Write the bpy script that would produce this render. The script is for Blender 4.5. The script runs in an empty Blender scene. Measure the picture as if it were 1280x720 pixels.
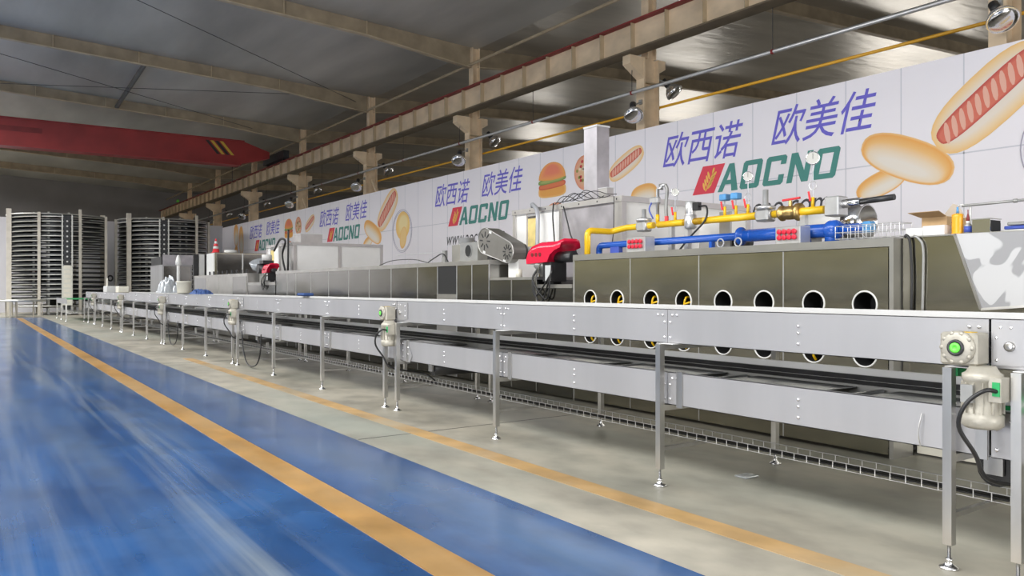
import bpy, math, random
from mathutils import Vector, Matrix
random.seed(7)
PI = math.pi
scn = bpy.context.scene
col = scn.collection

# ---------------------------------------------------------------- camera, world, lights, exposure
# world axes: X = across the hall (towards the banner), Y = along the hall, Z = up; eye 1.5 m above the floor
TH = math.atan(.681); SN = math.sin(TH); CS = math.cos(TH); EYE = 1.5
cam_d = bpy.data.cameras.new('camera'); cam = bpy.data.objects.new('camera', cam_d); col.objects.link(cam)
cam.location = (0, 0, EYE); cam.rotation_euler = (PI/2, 0, -TH)
cam_d.sensor_width = 36; cam_d.lens = 1000/1280*36; cam_d.clip_end = 300; cam_d.clip_start = .05
scn.camera = cam
vs = scn.view_settings
vs.view_transform = 'Standard'; vs.look = 'None'; vs.gamma = 1; vs.use_curve_mapping = False; vs.exposure = 0.18

world = bpy.data.worlds.new('daylight'); scn.world = world; world.use_nodes = True
bg = world.node_tree.nodes['Background']; bg.inputs['Color'].default_value = (.85, .92, 1, 1); bg.inputs['Strength'].default_value = 1.6

def area(name, loc, rot, sx, sy, power, color=(1, 1, 1)):
    d = bpy.data.lights.new(name, 'AREA'); d.shape = 'RECTANGLE'; d.size = sx; d.size_y = sy; d.energy = power; d.color = color
    o = bpy.data.objects.new(name, d); col.objects.link(o); o.location = loc; o.rotation_euler = rot
    return o
for y in (-3, 22, 47):                             # daylight through the roof lights left of the ridge
    area('rooflight_daylight', (-6.0, y+9, 10.45), (0, .12, 0), 7.0, 22, 4500, (1, .985, .96))
area('door_daylight', (4.0, -13.8, 2.75), (PI/2, 0, 0), 9.0, 5.0, 1500, (1, .985, .96))   # open gate behind the photographer
area('side_gate_daylight', (-15.0, 2.0, 2.6), (0, -PI/2, 0), 5.0, 10.0, 1500, (1, .985, .96))   # open side gate in the left wall
for y in (2, 20, 38, 56):                          # windows high in the far wall of the neighbouring bay
    area('bay_daylight', (44.6, y+4.5, 5.5), (0, PI/2, 0), 3.5, 6, 420, (1, .96, .9))

# ---------------------------------------------------------------- pixel helpers (photo frame 1280 x 720)
def PX(u, v, lat):
    t = (u-640)/1000; z = lat/(CS*t+SN)
    return Vector((lat, z*(CS-SN*t), EYE+(360-v)/1000*z))
def PS(u, v, s):
    t = (u-640)/1000; z = s/(CS-SN*t)
    return Vector(((CS*t+SN)*z, s, EYE+(360-v)/1000*z))
def PF(u, v, h=0):
    z = (EYE-h)*1000/(v-360); x = (u-640)/1000*z
    return Vector((CS*x+SN*z, -SN*x+CS*z, h))

# ---------------------------------------------------------------- materials
MATS = {}
def mat(name, c, rough=.5, metal=0., var=.0, scale=4., stretch=(1, 1, 1), bump=0., bscale=30., rvar=0., spec=.5, alpha=1., trans=0.):
    m = bpy.data.materials.new(name); m.use_nodes = True
    nt = m.node_tree; b = nt.nodes['Principled BSDF']
    b.inputs['Base Color'].default_value = (*c, 1); b.inputs['Roughness'].default_value = rough; b.inputs['Metallic'].default_value = metal
    b.inputs['Specular IOR Level'].default_value = spec
    b.inputs['Alpha'].default_value = alpha; b.inputs['Transmission Weight'].default_value = trans
    tc = nt.nodes.new('ShaderNodeTexCoord'); mp = nt.nodes.new('ShaderNodeMapping'); mp.inputs['Scale'].default_value = stretch
    nt.links.new(tc.outputs['Object'], mp.inputs['Vector'])
    nz = nt.nodes.new('ShaderNodeTexNoise'); nz.inputs['Scale'].default_value = scale; nz.inputs['Detail'].default_value = 6
    nt.links.new(mp.outputs['Vector'], nz.inputs['Vector'])
    if var:
        r = nt.nodes.new('ShaderNodeValToRGB')
        r.color_ramp.elements[0].position = .3; r.color_ramp.elements[1].position = .72
        r.color_ramp.elements[0].color = (*[max(0, x*(1-var)) for x in c], 1); r.color_ramp.elements[1].color = (*[min(1, x*(1+var)) for x in c], 1)
        nt.links.new(nz.outputs['Fac'], r.inputs['Fac']); nt.links.new(r.outputs['Color'], b.inputs['Base Color'])
    if rvar:
        mr = nt.nodes.new('ShaderNodeMapRange'); mr.inputs['To Min'].default_value = max(.02, rough-rvar); mr.inputs['To Max'].default_value = rough+rvar
        nt.links.new(nz.outputs['Fac'], mr.inputs['Value']); nt.links.new(mr.outputs['Result'], b.inputs['Roughness'])
    if bump:
        n2 = nt.nodes.new('ShaderNodeTexNoise'); n2.inputs['Scale'].default_value = bscale; n2.inputs['Detail'].default_value = 4
        nt.links.new(mp.outputs['Vector'], n2.inputs['Vector'])
        bp = nt.nodes.new('ShaderNodeBump'); bp.inputs['Strength'].default_value = bump; bp.inputs['Distance'].default_value = .02
        nt.links.new(n2.outputs['Fac'], bp.inputs['Height']); nt.links.new(bp.outputs['Normal'], b.inputs['Normal'])
    MATS[name] = m
    return m
mat('panel_steel', (.425, .42, .43), .42, .55, .07, 1.2, (1, 2.2, .25), .02, 40)
mat('rail_steel', (.70, .70, .70), .45, .2, .05, 3)
mat('rail_white_lit', (.90, .90, .90), .4, 0, .02, 3)
mat('leg_steel', (.55, .54, .52), .3, .9, .15, 6, (1, 1, .3))
mat('dark_rail', (.035, .035, .038), .45, .2, .3, 8)
mat('deck_steel', (.55, .56, .58), .35, .8, .15, 3)
mat('oven_steel', (.52, .50, .43), .17, 1., .14, 1.3, (1, 1, 2.5), .04, 3, .05)
mat('oven_dark', (.28, .275, .26), .17, 1., .12, 1.3, (1, 1, 2.5), .04, 3, .05)
mat('oven_cap', (.50, .49, .47), .3, .8, .1, 3)
mat('oven_inner', (.012, .012, .012), .7)
mat('bolt_steel', (.8, .8, .82), .25, 1.)
mat('galv', (.62, .62, .62), .35, .7, .1, 8)
mat('chrome', (.70, .70, .71), .14, 1.)
mat('motor_cream', (.42, .395, .335), .45, .25, .1, 12, bump=.1, bscale=60)
mat('guard_grey', (.25, .24, .22), .4, .6, .1, 5)
mat('motor_grey', (.33, .33, .32), .4, .4, .1, 10)
mat('black_rubber', (.015, .015, .016), .4, 0, .2, 10)
mat('black_paint', (.03, .03, .032), .35, .1, .2, 10)
mat('green_belt', (.02, .33, .10), .4, 0, .1, 10)
mat('green_cap', (.15, .75, .08), .35)
mat('white_plastic', (.70, .70, .68), .4, 0, .03, 8)
mat('cream_box', (.80, .77, .66), .5, 0, .05, 8)
mat('enclosure_white', (.88, .87, .85), .4, 0, .04, 2)
mat('enclosure_frame', (.60, .58, .57), .35, .9, .08, 4)
mat('film_grey', (.48, .46, .49), .35, .6, .25, 2.5)
mat('insulation_yellow', (.78, .62, .24), .7, 0, .15, 8)
mat('pipe_yellow', (.86, .53, .015), .3, 0, .05, 6)
mat('pipe_blue', (.012, .085, .42), .25, 0, .1, 6)
mat('valve_blue', (.10, .32, .62), .4, 0, .1, 8)
mat('burner_red', (.72, .012, .055), .22, 0, .05, 5)
mat('button_red', (.70, .02, .05), .3)
mat('valve_red', (.75, .05, .06), .4)
mat('brass', (.55, .38, .14), .35, .9, .15, 10)
mat('crane_red', (.31, .028, .028), .45, 0, .15, 1.2)
mat('rail_red', (.22, .025, .025), .6, 0, .2, 2)
mat('stripe_black', (.02, .02, .02), .5)
mat('stripe_yellow', (.62, .42, .05), .5)
mat('tan_paint', (.74, .58, .40), .6, 0, .18, 2.0, (1, .6, 1), .05, 12)
mat('tan_dark', (.44, .35, .23), .6, 0, .2, 2.0)
mat('foil', (.46, .44, .395), .5, .25, .25, .35, (1.6, .35, 1), .35, 2.2, .1)
mat('foil_bright', (.48, .45, .40), .36, .55, .2, .6, (.5, 1.6, 1), 1.0, 2.0, .08)
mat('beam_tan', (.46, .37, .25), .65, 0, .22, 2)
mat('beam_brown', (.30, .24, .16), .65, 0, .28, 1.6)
mat('flange_brown_shaded', (.16, .125, .08), .7, 0, .25, 2)
mat('strut_dark', (.10, .10, .09), .6, 0, .15, 3)
mat('wall_grey', (.20, .19, .19), .8, 0, .12, .4)
mat('wall_reflect_dark', (.09, .09, .09), .8, 0, .2, .6)
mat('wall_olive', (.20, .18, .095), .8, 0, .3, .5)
mat('wall_cream', (.62, .61, .57), .8, 0, .08, .5)
mat('board_white', (.62, .62, .66), .6, 0, .04, .7)
mat('banner_white', (.92, .89, .95), .55, 0, .02, .5)
mat('banner_seam', (.66, .66, .73), .55)
mat('ink_blue', (.16, .14, .66), .55, 0, .05, 3)
mat('ink_green', (.07, .28, .25), .55)
mat('ink_red', (.82, .05, .09), .55)
mat('ink_gold', (.95, .55, .12), .55)
mat('ink_black', (.06, .06, .07), .55)
mat('ink_grey', (.42, .40, .50), .55)
mat('pipe_grey', (.52, .52, .52), .35, .6, .1, 3)
mat('pipe_ochre', (.80, .42, .03), .4, 0, .05, 3)
mat('tower_steel', (.50, .50, .47), .4, .6, .1, 4)
mat('tower_post', (.62, .58, .50), .45, .4, .1, 3)
mat('tower_belt', (.035, .037, .04), .5, .3, .3, 6)
mat('tower_duct', (.72, .72, .64), .5, 0, .04, 5)
mat('cardboard', (.50, .33, .17), .8, 0, .12, 6)
mat('cardboard_inner', (.52, .44, .36), .8, 0, .1, 6)
mat('orange_plastic', (.90, .40, .015), .35, 0, .05, 8)
mat('tray_blue', (.05, .09, .42), .45, 0, .1, 8)
mat('cloth_blue', (.04, .09, .26), .8, 0, .2, 10)
mat('paper', (.70, .70, .68), .6)
mat('tag_grey', (.55, .56, .56), .5)
mat('gauge_face', (.55, .54, .50), .35)
mat('hose_grey', (.42, .43, .46), .35, .2)
mat('lamp_glass', (.85, .86, .88), .12, .9)
mat('green_led', (.2, .8, .1), .4)
mat('film_clear', (.50, .53, .56), .25, .3, .15, 14, bump=.6, bscale=14)

# floor paints and slab: wear has shapes of its own
def floor_mat(name, c1, c2, c3, rough, sc, stretch, streak, tracks=False):
    m = bpy.data.materials.new(name); m.use_nodes = True; nt = m.node_tree; b = nt.nodes['Principled BSDF']
    tc = nt.nodes.new('ShaderNodeTexCoord')
    def noise(scale, st, det=5, rot=0, loc=(0, 0, 0)):
        mp = nt.nodes.new('ShaderNodeMapping'); mp.inputs['Scale'].default_value = st; mp.inputs['Rotation'].default_value = (0, 0, rot); mp.inputs['Location'].default_value = loc
        nt.links.new(tc.outputs['Object'], mp.inputs['Vector'])
        n = nt.nodes.new('ShaderNodeTexNoise'); n.inputs['Scale'].default_value = scale; n.inputs['Detail'].default_value = det
        nt.links.new(mp.outputs['Vector'], n.inputs['Vector']); return n.outputs['Fac']
    def ramp(fac, p0, p1, a, bb):
        r = nt.nodes.new('ShaderNodeValToRGB'); r.color_ramp.elements[0].position = p0; r.color_ramp.elements[1].position = p1
        r.color_ramp.elements[0].color = (*a, 1); r.color_ramp.elements[1].color = (*bb, 1); nt.links.new(fac, r.inputs['Fac']); return r.outputs['Color']
    base = ramp(noise(sc, stretch), .35, .7, c1, c2)
    for sc_, lo, hi, amt in ((3.2, .34, .60, .78), (.9, .36, .52, .80)):      # fine grain and broad stains of the worn surface
        g = ramp(noise(sc_, (1, .7, 1), 9, .4, (sc_, 5, 0)), lo, hi, (amt, amt, amt), (1.06, 1.05, 1.04))
        mm = nt.nodes.new('ShaderNodeMix'); mm.data_type = 'RGBA'; mm.blend_type = 'MULTIPLY'; mm.inputs['Factor'].default_value = 1
        nt.links.new(base, mm.inputs['A']); nt.links.new(g, mm.inputs['B']); base = mm.outputs['Result']
    f = ramp(noise(.55, streak, 7, .03), .47, .66, (0, 0, 0), (1, 1, 1))
    mx = nt.nodes.new('ShaderNodeMix'); mx.data_type = 'RGBA'
    ml = nt.nodes.new('ShaderNodeMath'); ml.operation = 'MULTIPLY'; ml.inputs[1].default_value = .62; nt.links.new(f, ml.inputs[0])
    nt.links.new(ml.outputs[0], mx.inputs['Factor']); nt.links.new(base, mx.inputs['A']); mx.inputs['B'].default_value = (*c3, 1)
    out = mx.outputs['Result']
    if tracks:      # two scuffed wheel tracks worn into the paint
        sp = nt.nodes.new('ShaderNodeSeparateXYZ'); nt.links.new(tc.outputs['Object'], sp.inputs[0])
        def M(op, a, bb=None):
            n = nt.nodes.new('ShaderNodeMath'); n.operation = op
            for i, v in enumerate((a, bb)):
                if v is None: continue
                if isinstance(v, (int, float)): n.inputs[i].default_value = v
                else: nt.links.new(v, n.inputs[i])
            return n.outputs[0]
        for x0, amp, w, st in ((1.15, .30, .42, .5), (-.1, .45, .7, .22)):
            cen = M('ADD', M('MULTIPLY', M('SINE', M('MULTIPLY', sp.outputs['Y'], .21)), amp), x0)
            d = M('ABSOLUTE', M('SUBTRACT', sp.outputs['X'], cen))
            mrg = nt.nodes.new('ShaderNodeMapRange'); mrg.interpolation_type = 'SMOOTHSTEP'
            mrg.inputs['From Min'].default_value = w; mrg.inputs['From Max'].default_value = w*.1; nt.links.new(d, mrg.inputs['Value'])
            nz = ramp(noise(1.0, (9.0, .2, 1), 10, .05, (x0*7, 3, 0)), .42, .68, (0, 0, 0), (1, 1, 1))
            fc = M('MULTIPLY', M('MULTIPLY', mrg.outputs['Result'], nz), st)
            m2 = nt.nodes.new('ShaderNodeMix'); m2.data_type = 'RGBA'; nt.links.new(fc, m2.inputs['Factor']); nt.links.new(out, m2.inputs['A']); m2.inputs['B'].default_value = (.27, .31, .33, 1)
            out = m2.outputs['Result']
    nt.links.new(out, b.inputs['Base Color'])
    mr = nt.nodes.new('ShaderNodeMapRange'); mr.inputs['To Min'].default_value = rough*.6; mr.inputs['To Max'].default_value = rough*1.6
    nt.links.new(noise(1.4, (1, .5, 1)), mr.inputs['Value']); nt.links.new(mr.outputs['Result'], b.inputs['Roughness'])
    b.inputs['Specular IOR Level'].default_value = .5
    MATS[name] = m
floor_mat('epoxy_blue', (.014, .062, .19), (.032, .102, .26), (.11, .16, .23), .16, .8, (1, .5, 1), (2.2, .16, 1), True)
floor_mat('concrete', (.265, .25, .205), (.42, .395, .33), (.30, .325, .28), .42, .7, (1, .6, 1), (1.2, .3, 1))
floor_mat('line_yellow', (.36, .20, .06), (.43, .24, .075), (.38, .26, .13), .3, 2.5, (1, 1, 1), (3, .6, 1))
floor_mat('line_faded', (.42, .27, .11), (.46, .30, .14), (.36, .33, .25), .45, 2.5, (1, 1, 1), (2, 1.2, 1))

def film_mat():
    m = bpy.data.materials.new('film_reflection'); m.use_nodes = True; nt = m.node_tree; b = nt.nodes['Principled BSDF']
    tc = nt.nodes.new('ShaderNodeTexCoord'); n = nt.nodes.new('ShaderNodeTexNoise'); n.inputs['Scale'].default_value = 2.4; n.inputs['Detail'].default_value = 1; n.inputs['Distortion'].default_value = 1.8
    nt.links.new(tc.outputs['Object'], n.inputs['Vector'])
    r = nt.nodes.new('ShaderNodeValToRGB'); r.color_ramp.interpolation = 'EASE'
    r.color_ramp.elements[0].position = .51; r.color_ramp.elements[1].position = .545
    r.color_ramp.elements[0].color = (.27, .27, .28, 1); r.color_ramp.elements[1].color = (.46, .46, .47, 1)  # wavy reflections on the film painted as two greys
    nt.links.new(n.outputs['Fac'], r.inputs['Fac']); nt.links.new(r.outputs['Color'], b.inputs['Base Color'])
    b.inputs['Metallic'].default_value = .3; b.inputs['Roughness'].default_value = .45
    MATS['film_reflection'] = m
film_mat()
def print_mat():
    m = bpy.data.materials.new('print_ink'); m.use_nodes = True; nt = m.node_tree; b = nt.nodes['Principled BSDF']
    a = nt.nodes.new('ShaderNodeVertexColor'); a.layer_name = 'Col'
    nt.links.new(a.outputs['Color'], b.inputs['Base Color']); b.inputs['Roughness'].default_value = .55
    MATS['print_ink'] = m
print_mat()

# ---------------------------------------------------------------- mesh helpers
WLOC = {}
def tag(o, label=None, cat=None, group=None, kind=None):
    if label: o['label'] = label
    if cat: o['category'] = cat
    if group: o['group'] = group
    if kind: o['kind'] = kind
    return o
def thing(name, label, cat, loc=(0, 0, 0), group=None, kind=None):
    o = bpy.data.objects.new(name, None); col.objects.link(o); o.location = loc; o.empty_display_size = .1
    WLOC[o.name] = Vector(loc)
    return tag(o, label, cat, group, kind)
def frame_of(d):
    d = d.normalized(); a = Vector((0, 0, 1)) if abs(d.z) < .9 else Vector((1, 0, 0))
    x = d.cross(a).normalized(); y = d.cross(x).normalized()
    return x, y
class MB:
    def __init__(s): s.v = []; s.f = []; s.c = []
    def add(s, vs, fs):
        n = len(s.v); s.v += [Vector(p) for p in vs]; s.f += [tuple(i+n for i in f) for f in fs]; return s
    def box(s, x0, x1, y0, y1, z0, z1):
        return s.add([(x0, y0, z0), (x1, y0, z0), (x1, y1, z0), (x0, y1, z0), (x0, y0, z1), (x1, y0, z1), (x1, y1, z1), (x0, y1, z1)],
                     [(0, 3, 2, 1), (4, 5, 6, 7), (0, 1, 5, 4), (1, 2, 6, 5), (2, 3, 7, 6), (3, 0, 4, 7)])
    def rbox(s, x0, x1, y0, y1, z0, z1, b=.01):
        # chamfered box
        xs = (x0, x1); ys = (y0, y1); zs = (z0, z1); V = []; idx = {}
        for i in (0, 1):
            for j in (0, 1):
                for k in (0, 1):
                    sx = b*(1-2*i); sy = b*(1-2*j); sz = b*(1-2*k); p = Vector((xs[i], ys[j], zs[k]))
                    for a, off in enumerate(((0, sy, sz), (sx, 0, sz), (sx, sy, 0))):
                        idx[(i, j, k, a)] = len(V); V.append(p+Vector(off))
        F = []
        for i in (0, 1): F.append([idx[(i, j, k, 0)] for j, k in ((0, 0), (1, 0), (1, 1), (0, 1))][::(1 if i else -1)])
        for j in (0, 1): F.append([idx[(i, j, k, 1)] for i, k in ((0, 0), (0, 1), (1, 1), (1, 0))][::(1 if j else -1)])
        for k in (0, 1): F.append([idx[(i, j, k, 2)] for i, j in ((0, 0), (1, 0), (1, 1), (0, 1))][::(1 if k else -1)])
        for i in (0, 1):
            for j in (0, 1): F.append([idx[(i, j, 0, 0)], idx[(i, j, 0, 1)], idx[(i, j, 1, 1)], idx[(i, j, 1, 0)]])
        for i in (0, 1):
            for k in (0, 1): F.append([idx[(i, 0, k, 0)], idx[(i, 0, k, 2)], idx[(i, 1, k, 2)], idx[(i, 1, k, 0)]])
        for j in (0, 1):
            for k in (0, 1): F.append([idx[(0, j, k, 1)], idx[(0, j, k, 2)], idx[(1, j, k, 2)], idx[(1, j, k, 1)]])
        for i in (0, 1):
            for j in (0, 1):
                for k in (0, 1): F.append([idx[(i, j, k, a)] for a in range(3)])
        return s.add(V, F)
    def cyl(s, p0, p1, r, n=12, r1=None, cap=True):
        p0 = Vector(p0); p1 = Vector(p1); r1 = r if r1 is None else r1; x, y = frame_of(p1-p0)
        V = []; F = []
        for i in range(n):
            a = 2*PI*i/n; d = x*math.cos(a)+y*math.sin(a); V += [p0+d*r, p1+d*r1]
        for i in range(n):
            j = (i+1) % n; F.append((2*i, 2*i+1, 2*j+1, 2*j))
        if cap: F.append(tuple(2*i for i in range(n))); F.append(tuple(2*i+1 for i in range(n))[::-1])
        return s.add(V, F)
    def lathe(s, p, axis, prof, n=16):
        # prof: list of (distance along axis, radius)
        p = Vector(p); axis = Vector(axis).normalized(); x, y = frame_of(axis); V = []; F = []; m = len(prof)
        for i in range(n):
            a = 2*PI*i/n; d = x*math.cos(a)+y*math.sin(a)
            for (h, r) in prof: V.append(p+axis*h+d*r)
        for i in range(n):
            j = (i+1) % n
            for k in range(m-1): F.append((i*m+k, i*m+k+1, j*m+k+1, j*m+k))
        F.append(tuple(i*m for i in range(n))); F.append(tuple(i*m+m-1 for i in range(n))[::-1])
        return s.add(V, F)
    def tube(s, pts, r, n=8, closed=False, cap=True):
        pts = [Vector(p) for p in pts]; m = len(pts); V = []; F = []
        x = None
        for i, p in enumerate(pts):
            if closed: d = pts[(i+1) % m]-pts[i-1]
            else: d = pts[min(i+1, m-1)]-pts[max(i-1, 0)]
            d.normalize()
            if x is None: x, y = frame_of(d)
            else:
                x = (x-d*x.dot(d)).normalized(); y = d.cross(x).normalized()
            for k in range(n):
                a = 2*PI*k/n; V.append(p+(x*math.cos(a)+y*math.sin(a))*r)
        for i in range(m if closed else m-1):
            for k in range(n):
                a = i*n+k; b = i*n+(k+1) % n; c = ((i+1) % m)*n+(k+1) % n; e = ((i+1) % m)*n+k
                F.append((a, b, c, e))
        if cap and not closed: F.append(tuple(range(n))[::-1]); F.append(tuple((m-1)*n+k for k in range(n)))
        return s.add(V, F)
    def prism(s, poly, fn, d0, d1):
        # poly: 2D points, fn(a, b, d) -> 3D point
        n = len(poly); V = [fn(a, b, d0) for a, b in poly]+[fn(a, b, d1) for a, b in poly]
        F = [tuple(range(n)), tuple(range(n, 2*n))[::-1]]+[(i, i+n, (i+1) % n+n, (i+1) % n) for i in range(n)]
        return s.add(V, F)
    def bar(s, p0, p1, w, h, up=(0, 0, 1)):
        p0 = Vector(p0); p1 = Vector(p1); d = (p1-p0).normalized(); x = d.cross(Vector(up)).normalized(); y = x.cross(d)
        V = [p+x*a*w/2+y*b*h/2 for p in (p0, p1) for a, b in ((-1, -1), (1, -1), (1, 1), (-1, 1))]
        return s.add(V, [(0, 3, 2, 1), (4, 5, 6, 7), (0, 1, 5, 4), (1, 2, 6, 5), (2, 3, 7, 6), (3, 0, 4, 7)])
    def build(s, name, m, parent=None, smooth=False, loc=None, fix=True):
        me = bpy.data.meshes.new(name)
        off = Vector(loc) if loc is not None else (WLOC.get(parent.name, Vector((0, 0, 0))) if parent else Vector((0, 0, 0)))
        me.from_pydata([p-off for p in s.v], [], s.f)
        if fix:
            import bmesh
            bm = bmesh.new(); bm.from_mesh(me); bmesh.ops.recalc_face_normals(bm, faces=bm.faces[:]); bm.to_mesh(me); bm.free()
        me.materials.append(MATS[m])
        o = bpy.data.objects.new(name, me); col.objects.link(o)
        if smooth:
            for p in me.polygons: p.use_smooth = len(p.vertices) == 4
        if parent: o.parent = parent; WLOC[o.name] = off
        else: o.location = off; WLOC[o.name] = off
        return o
def copy_tree(o, parent=None):
    c = o.copy(); col.objects.link(c); c.parent = parent
    for ch in list(o.children): copy_tree(ch, c)
    return c
def arc(c, r, a0, a1, n, ax, ay):
    c = Vector(c); return [c+Vector(ax)*r*math.cos(a0+(a1-a0)*i/n)+Vector(ay)*r*math.sin(a0+(a1-a0)*i/n) for i in range(n+1)]
def curve(pts, n=6):
    # Catmull-Rom through points
    P = [Vector(p) for p in pts]; P = [P[0]*2-P[1]]+P+[P[-1]*2-P[-2]]; out = []
    for i in range(1, len(P)-2):
        for k in range(n):
            t = k/n; a, b, c, d = P[i-1:i+3]
            out.append(.5*((2*b)+(c-a)*t+(2*a-5*b+4*c-d)*t*t+(3*b-a-3*c+d)*t**3))
    out.append(P[-2]); return out
def B(*a): return MB().box(*a)

# ================================================================ THE SETTING
X_L, X_C, X_R = -15.2, 15.2, 45.0          # left wall, column line, far wall of the next bay
Y_B, Y_E = -14.0, 78.0
COLS = [6.8+9*k for k in range(-2, 8)]
def roof(x): return 10.92-.047*abs(x) if x <= X_C else 10.92-.047*X_C+.047*(x-X_C)
S = lambda o, l, c='structure': tag(o, l, c, None, 'structure')
S(B(3.18, X_R, Y_B, Y_E, -.2, 0).build('floor', 'concrete'), 'grey green worn concrete floor under the machines', 'floor')
S(B(X_L, 3.18, Y_B, 47.5, -.2, 0).build('floor_blue', 'epoxy_blue'), 'glossy scuffed blue epoxy floor of the aisle', 'floor')
S(B(X_L, 3.18, 47.5, Y_E, -.2, 0).build('floor_far', 'concrete'), 'concrete floor beyond the blue aisle', 'floor')
S(B(2.01, 2.27, Y_B, 46.5, 0, .003).build('trim_1', 'line_yellow'), 'solid yellow marking line on the blue floor', 'floor line')
S(B(3.78, 3.98, Y_B, 18.0, 0, .002).build('trim_2', 'line_faded'), 'faded orange marking line on bare concrete', 'floor line')
# saw cuts in the slab
for k, y in enumerate((-2.2, 7.4, 17.0, 26.6, 36.2)):
    S(MB().bar((3.2, y, .0008), (14.5, y+.1, .0008), .012, .002).build('trim_%d' % (3+k), 'dark_rail'), 'thin dark saw cut across the concrete slab', 'joint')
# ceilings (two pitches of the hall, one of the bay beyond the columns)
for nm, x0, x1, m in (('ceiling_left', X_L, -9.6, 'foil'), ('ceiling_ridge', -2.4, 0, 'foil'), ('ceiling_right', 0, X_C+.2, 'foil'), ('ceiling_bay', X_C+.2, X_R, 'foil_bright')):
    o = MB().add([(x, y, roof(x)+d) for d in (0, .15) for x in (x0, x1) for y in (Y_B, Y_E)],
                 [(0, 1, 3, 2), (4, 6, 7, 5), (0, 2, 6, 4), (1, 5, 7, 3), (0, 4, 5, 1), (2, 3, 7, 6)]).build(nm, m)
    S(o, {'ceiling_left': 'grey foil insulation ceiling at the left eaves', 'ceiling_ridge': 'grey foil insulation ceiling left of the ridge', 'ceiling_right': 'grey foil insulation ceiling sloping to the columns', 'ceiling_bay': 'shiny foil ceiling of the neighbouring bay'}[nm], 'ceiling')
S(B(X_L, X_R, Y_E, Y_E+.2, 0, 12).build('wall_end', 'wall_grey'), 'dark grey end wall far behind the spiral towers', 'wall')
S(B(X_R, X_R+.2, Y_B, Y_E, 0, 13).build('wall_bay', 'wall_cream'), 'outer wall of the neighbouring bay', 'wall')
wb = MB().box(X_L, -.5, Y_B-.2, Y_B, 0, 12).box(8.5, X_R, Y_B-.2, Y_B, 0, 12).box(-.5, 8.5, Y_B-.2, Y_B, 5.5, 12).build('wall_back', 'wall_cream')
S(wb, 'cream wall behind the photographer with an open gate', 'wall')
S(MB().box(X_L-.2, X_L, Y_B, -3, 0, 1.9).box(X_L-.2, X_L, 7, Y_E, 0, 1.9).build('wall_left_reflect_band', 'wall_reflect_dark'), 'unseen dark grey left wall band added for oven reflections', 'wall')  # unseen band, added dark for the oven panels to mirror
S(MB().box(X_L-.2, X_L, Y_B, -3, 1.9, 12).box(X_L-.2, X_L, 7, Y_E, 1.9, 12).box(X_L-.2, X_L, -3, 7, 5.1, 12).build('wall_left', 'wall_olive'), 'cream left wall of the hall', 'wall')
for k, y in enumerate((-3, 22, 47)):
    w = MB()
    for q in range(8): w.bar((-9.5, y-2+q*22/7, roof(9.5)-.02), (-2.5, y-2+q*22/7, roof(2.5)-.02), .1, .06)
    S(w.build('window_%d' % (k+1), 'enclosure_frame'), 'roof light frame in the left roof pitch', 'window')
# white board partition in front of the end wall
bd = S(B(X_L, 14.85, 57.9, 58.05, 0, 5.85).build('wall_board', 'board_white'), 'white board partition behind the spiral towers', 'wall')

# roof beams: web, flange and stiffeners, one per column row
for k, y in enumerate(COLS):
    r = thing('roof_beam', 'tan painted steel roof beam spanning the hall above the columns', 'beam', (0, y, 0), 'roof beams', 'structure')
    def zb(x):     # underside of the beam: shallow mid span, deeper haunch at the column
        h = 10.45-.047*abs(x)
        return h-.28*max(0, (abs(x)-11)/4.2)
    for side, xs in ((1, [0, 5.5, 11, 15.05]), (-1, [0, -5.5, -11, -15.05])):
        pl = [(x, roof(x)) for x in xs]+[(x, zb(x)) for x in xs[::-1]]
        MB().prism(pl, lambda a, b, d: (a, y+d, b), -.012, .012).build('web', 'beam_brown', r)
        fl = MB()
        for a, b in zip(xs, xs[1:]): fl.bar((a, y, zb(a)), (b, y, zb(b)), .2, .025)
        fl.build('flange', 'beam_tan', r)
        for x in (2.6, 5.5, 8.2, 11):
            x *= side
            B(x-.012, x+.012, y-.09, y+.09, zb(x), roof(x)).build('stiffener', 'beam_tan', r)
    xs = [15.35, 20, 26, 32, 40]
    zc = lambda x: roof(x)-.45-(.25 if x < 16 else 0)
    pl = [(x, roof(x)) for x in xs]+[(x, zc(x)) for x in xs[::-1]]
    MB().prism(pl, lambda a, b, d: (a, y+d, b), -.012, .012).build('web', 'beam_brown', r)
    fl = MB()
    for a, b in zip(xs, xs[1:]): fl.bar((a, y, zc(a)), (b, y, zc(b)), .2, .025)
    fl.build('flange', 'beam_tan', r)
# columns
for k, y in enumerate(COLS):
    r = thing('column', 'tan painted steel column with a bracket under the crane girder', 'column', (X_C, y, 0), 'columns behind the banner', 'structure')
    MB().box(14.92, 14.96, y-.15, y+.15, 0, 7.66).build('flange', 'tan_paint', r)
    MB().box(15.44, 15.48, y-.15, y+.15, 0, 7.66).build('flange', 'tan_paint', r)
    MB().box(14.96, 15.44, y-.01, y+.01, 0, 7.66).build('web', 'tan_paint', r)
    hd = MB().prism([(14.92, 7.10), (14.42, 7.42), (14.42, 7.66), (14.92, 7.66)], lambda a, b, d: (a, y+d, b), -.14, .14)
    hd.build('bracket', 'tan_paint', r)
    MB().prism([(15.48, 7.3), (15.72, 7.44), (15.72, 7.66), (15.48, 7.66)], lambda a, b, d: (a, y+d, b), -.14, .14).build('bracket', 'tan_paint', r)
    MB().box(15.08, 15.11, y-.13, y+.13, 7.66, 10.2).box(15.36, 15.39, y-.13, y+.13, 7.66, 10.2).box(15.11, 15.36, y-.01, y+.01, 7.66, 10.2).build('upper_column', 'tan_paint', r)
    B(14.97, 15.43, y-.12, y+.12, 7.0, 7.03).build('plate', 'tan_dark', r)
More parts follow.
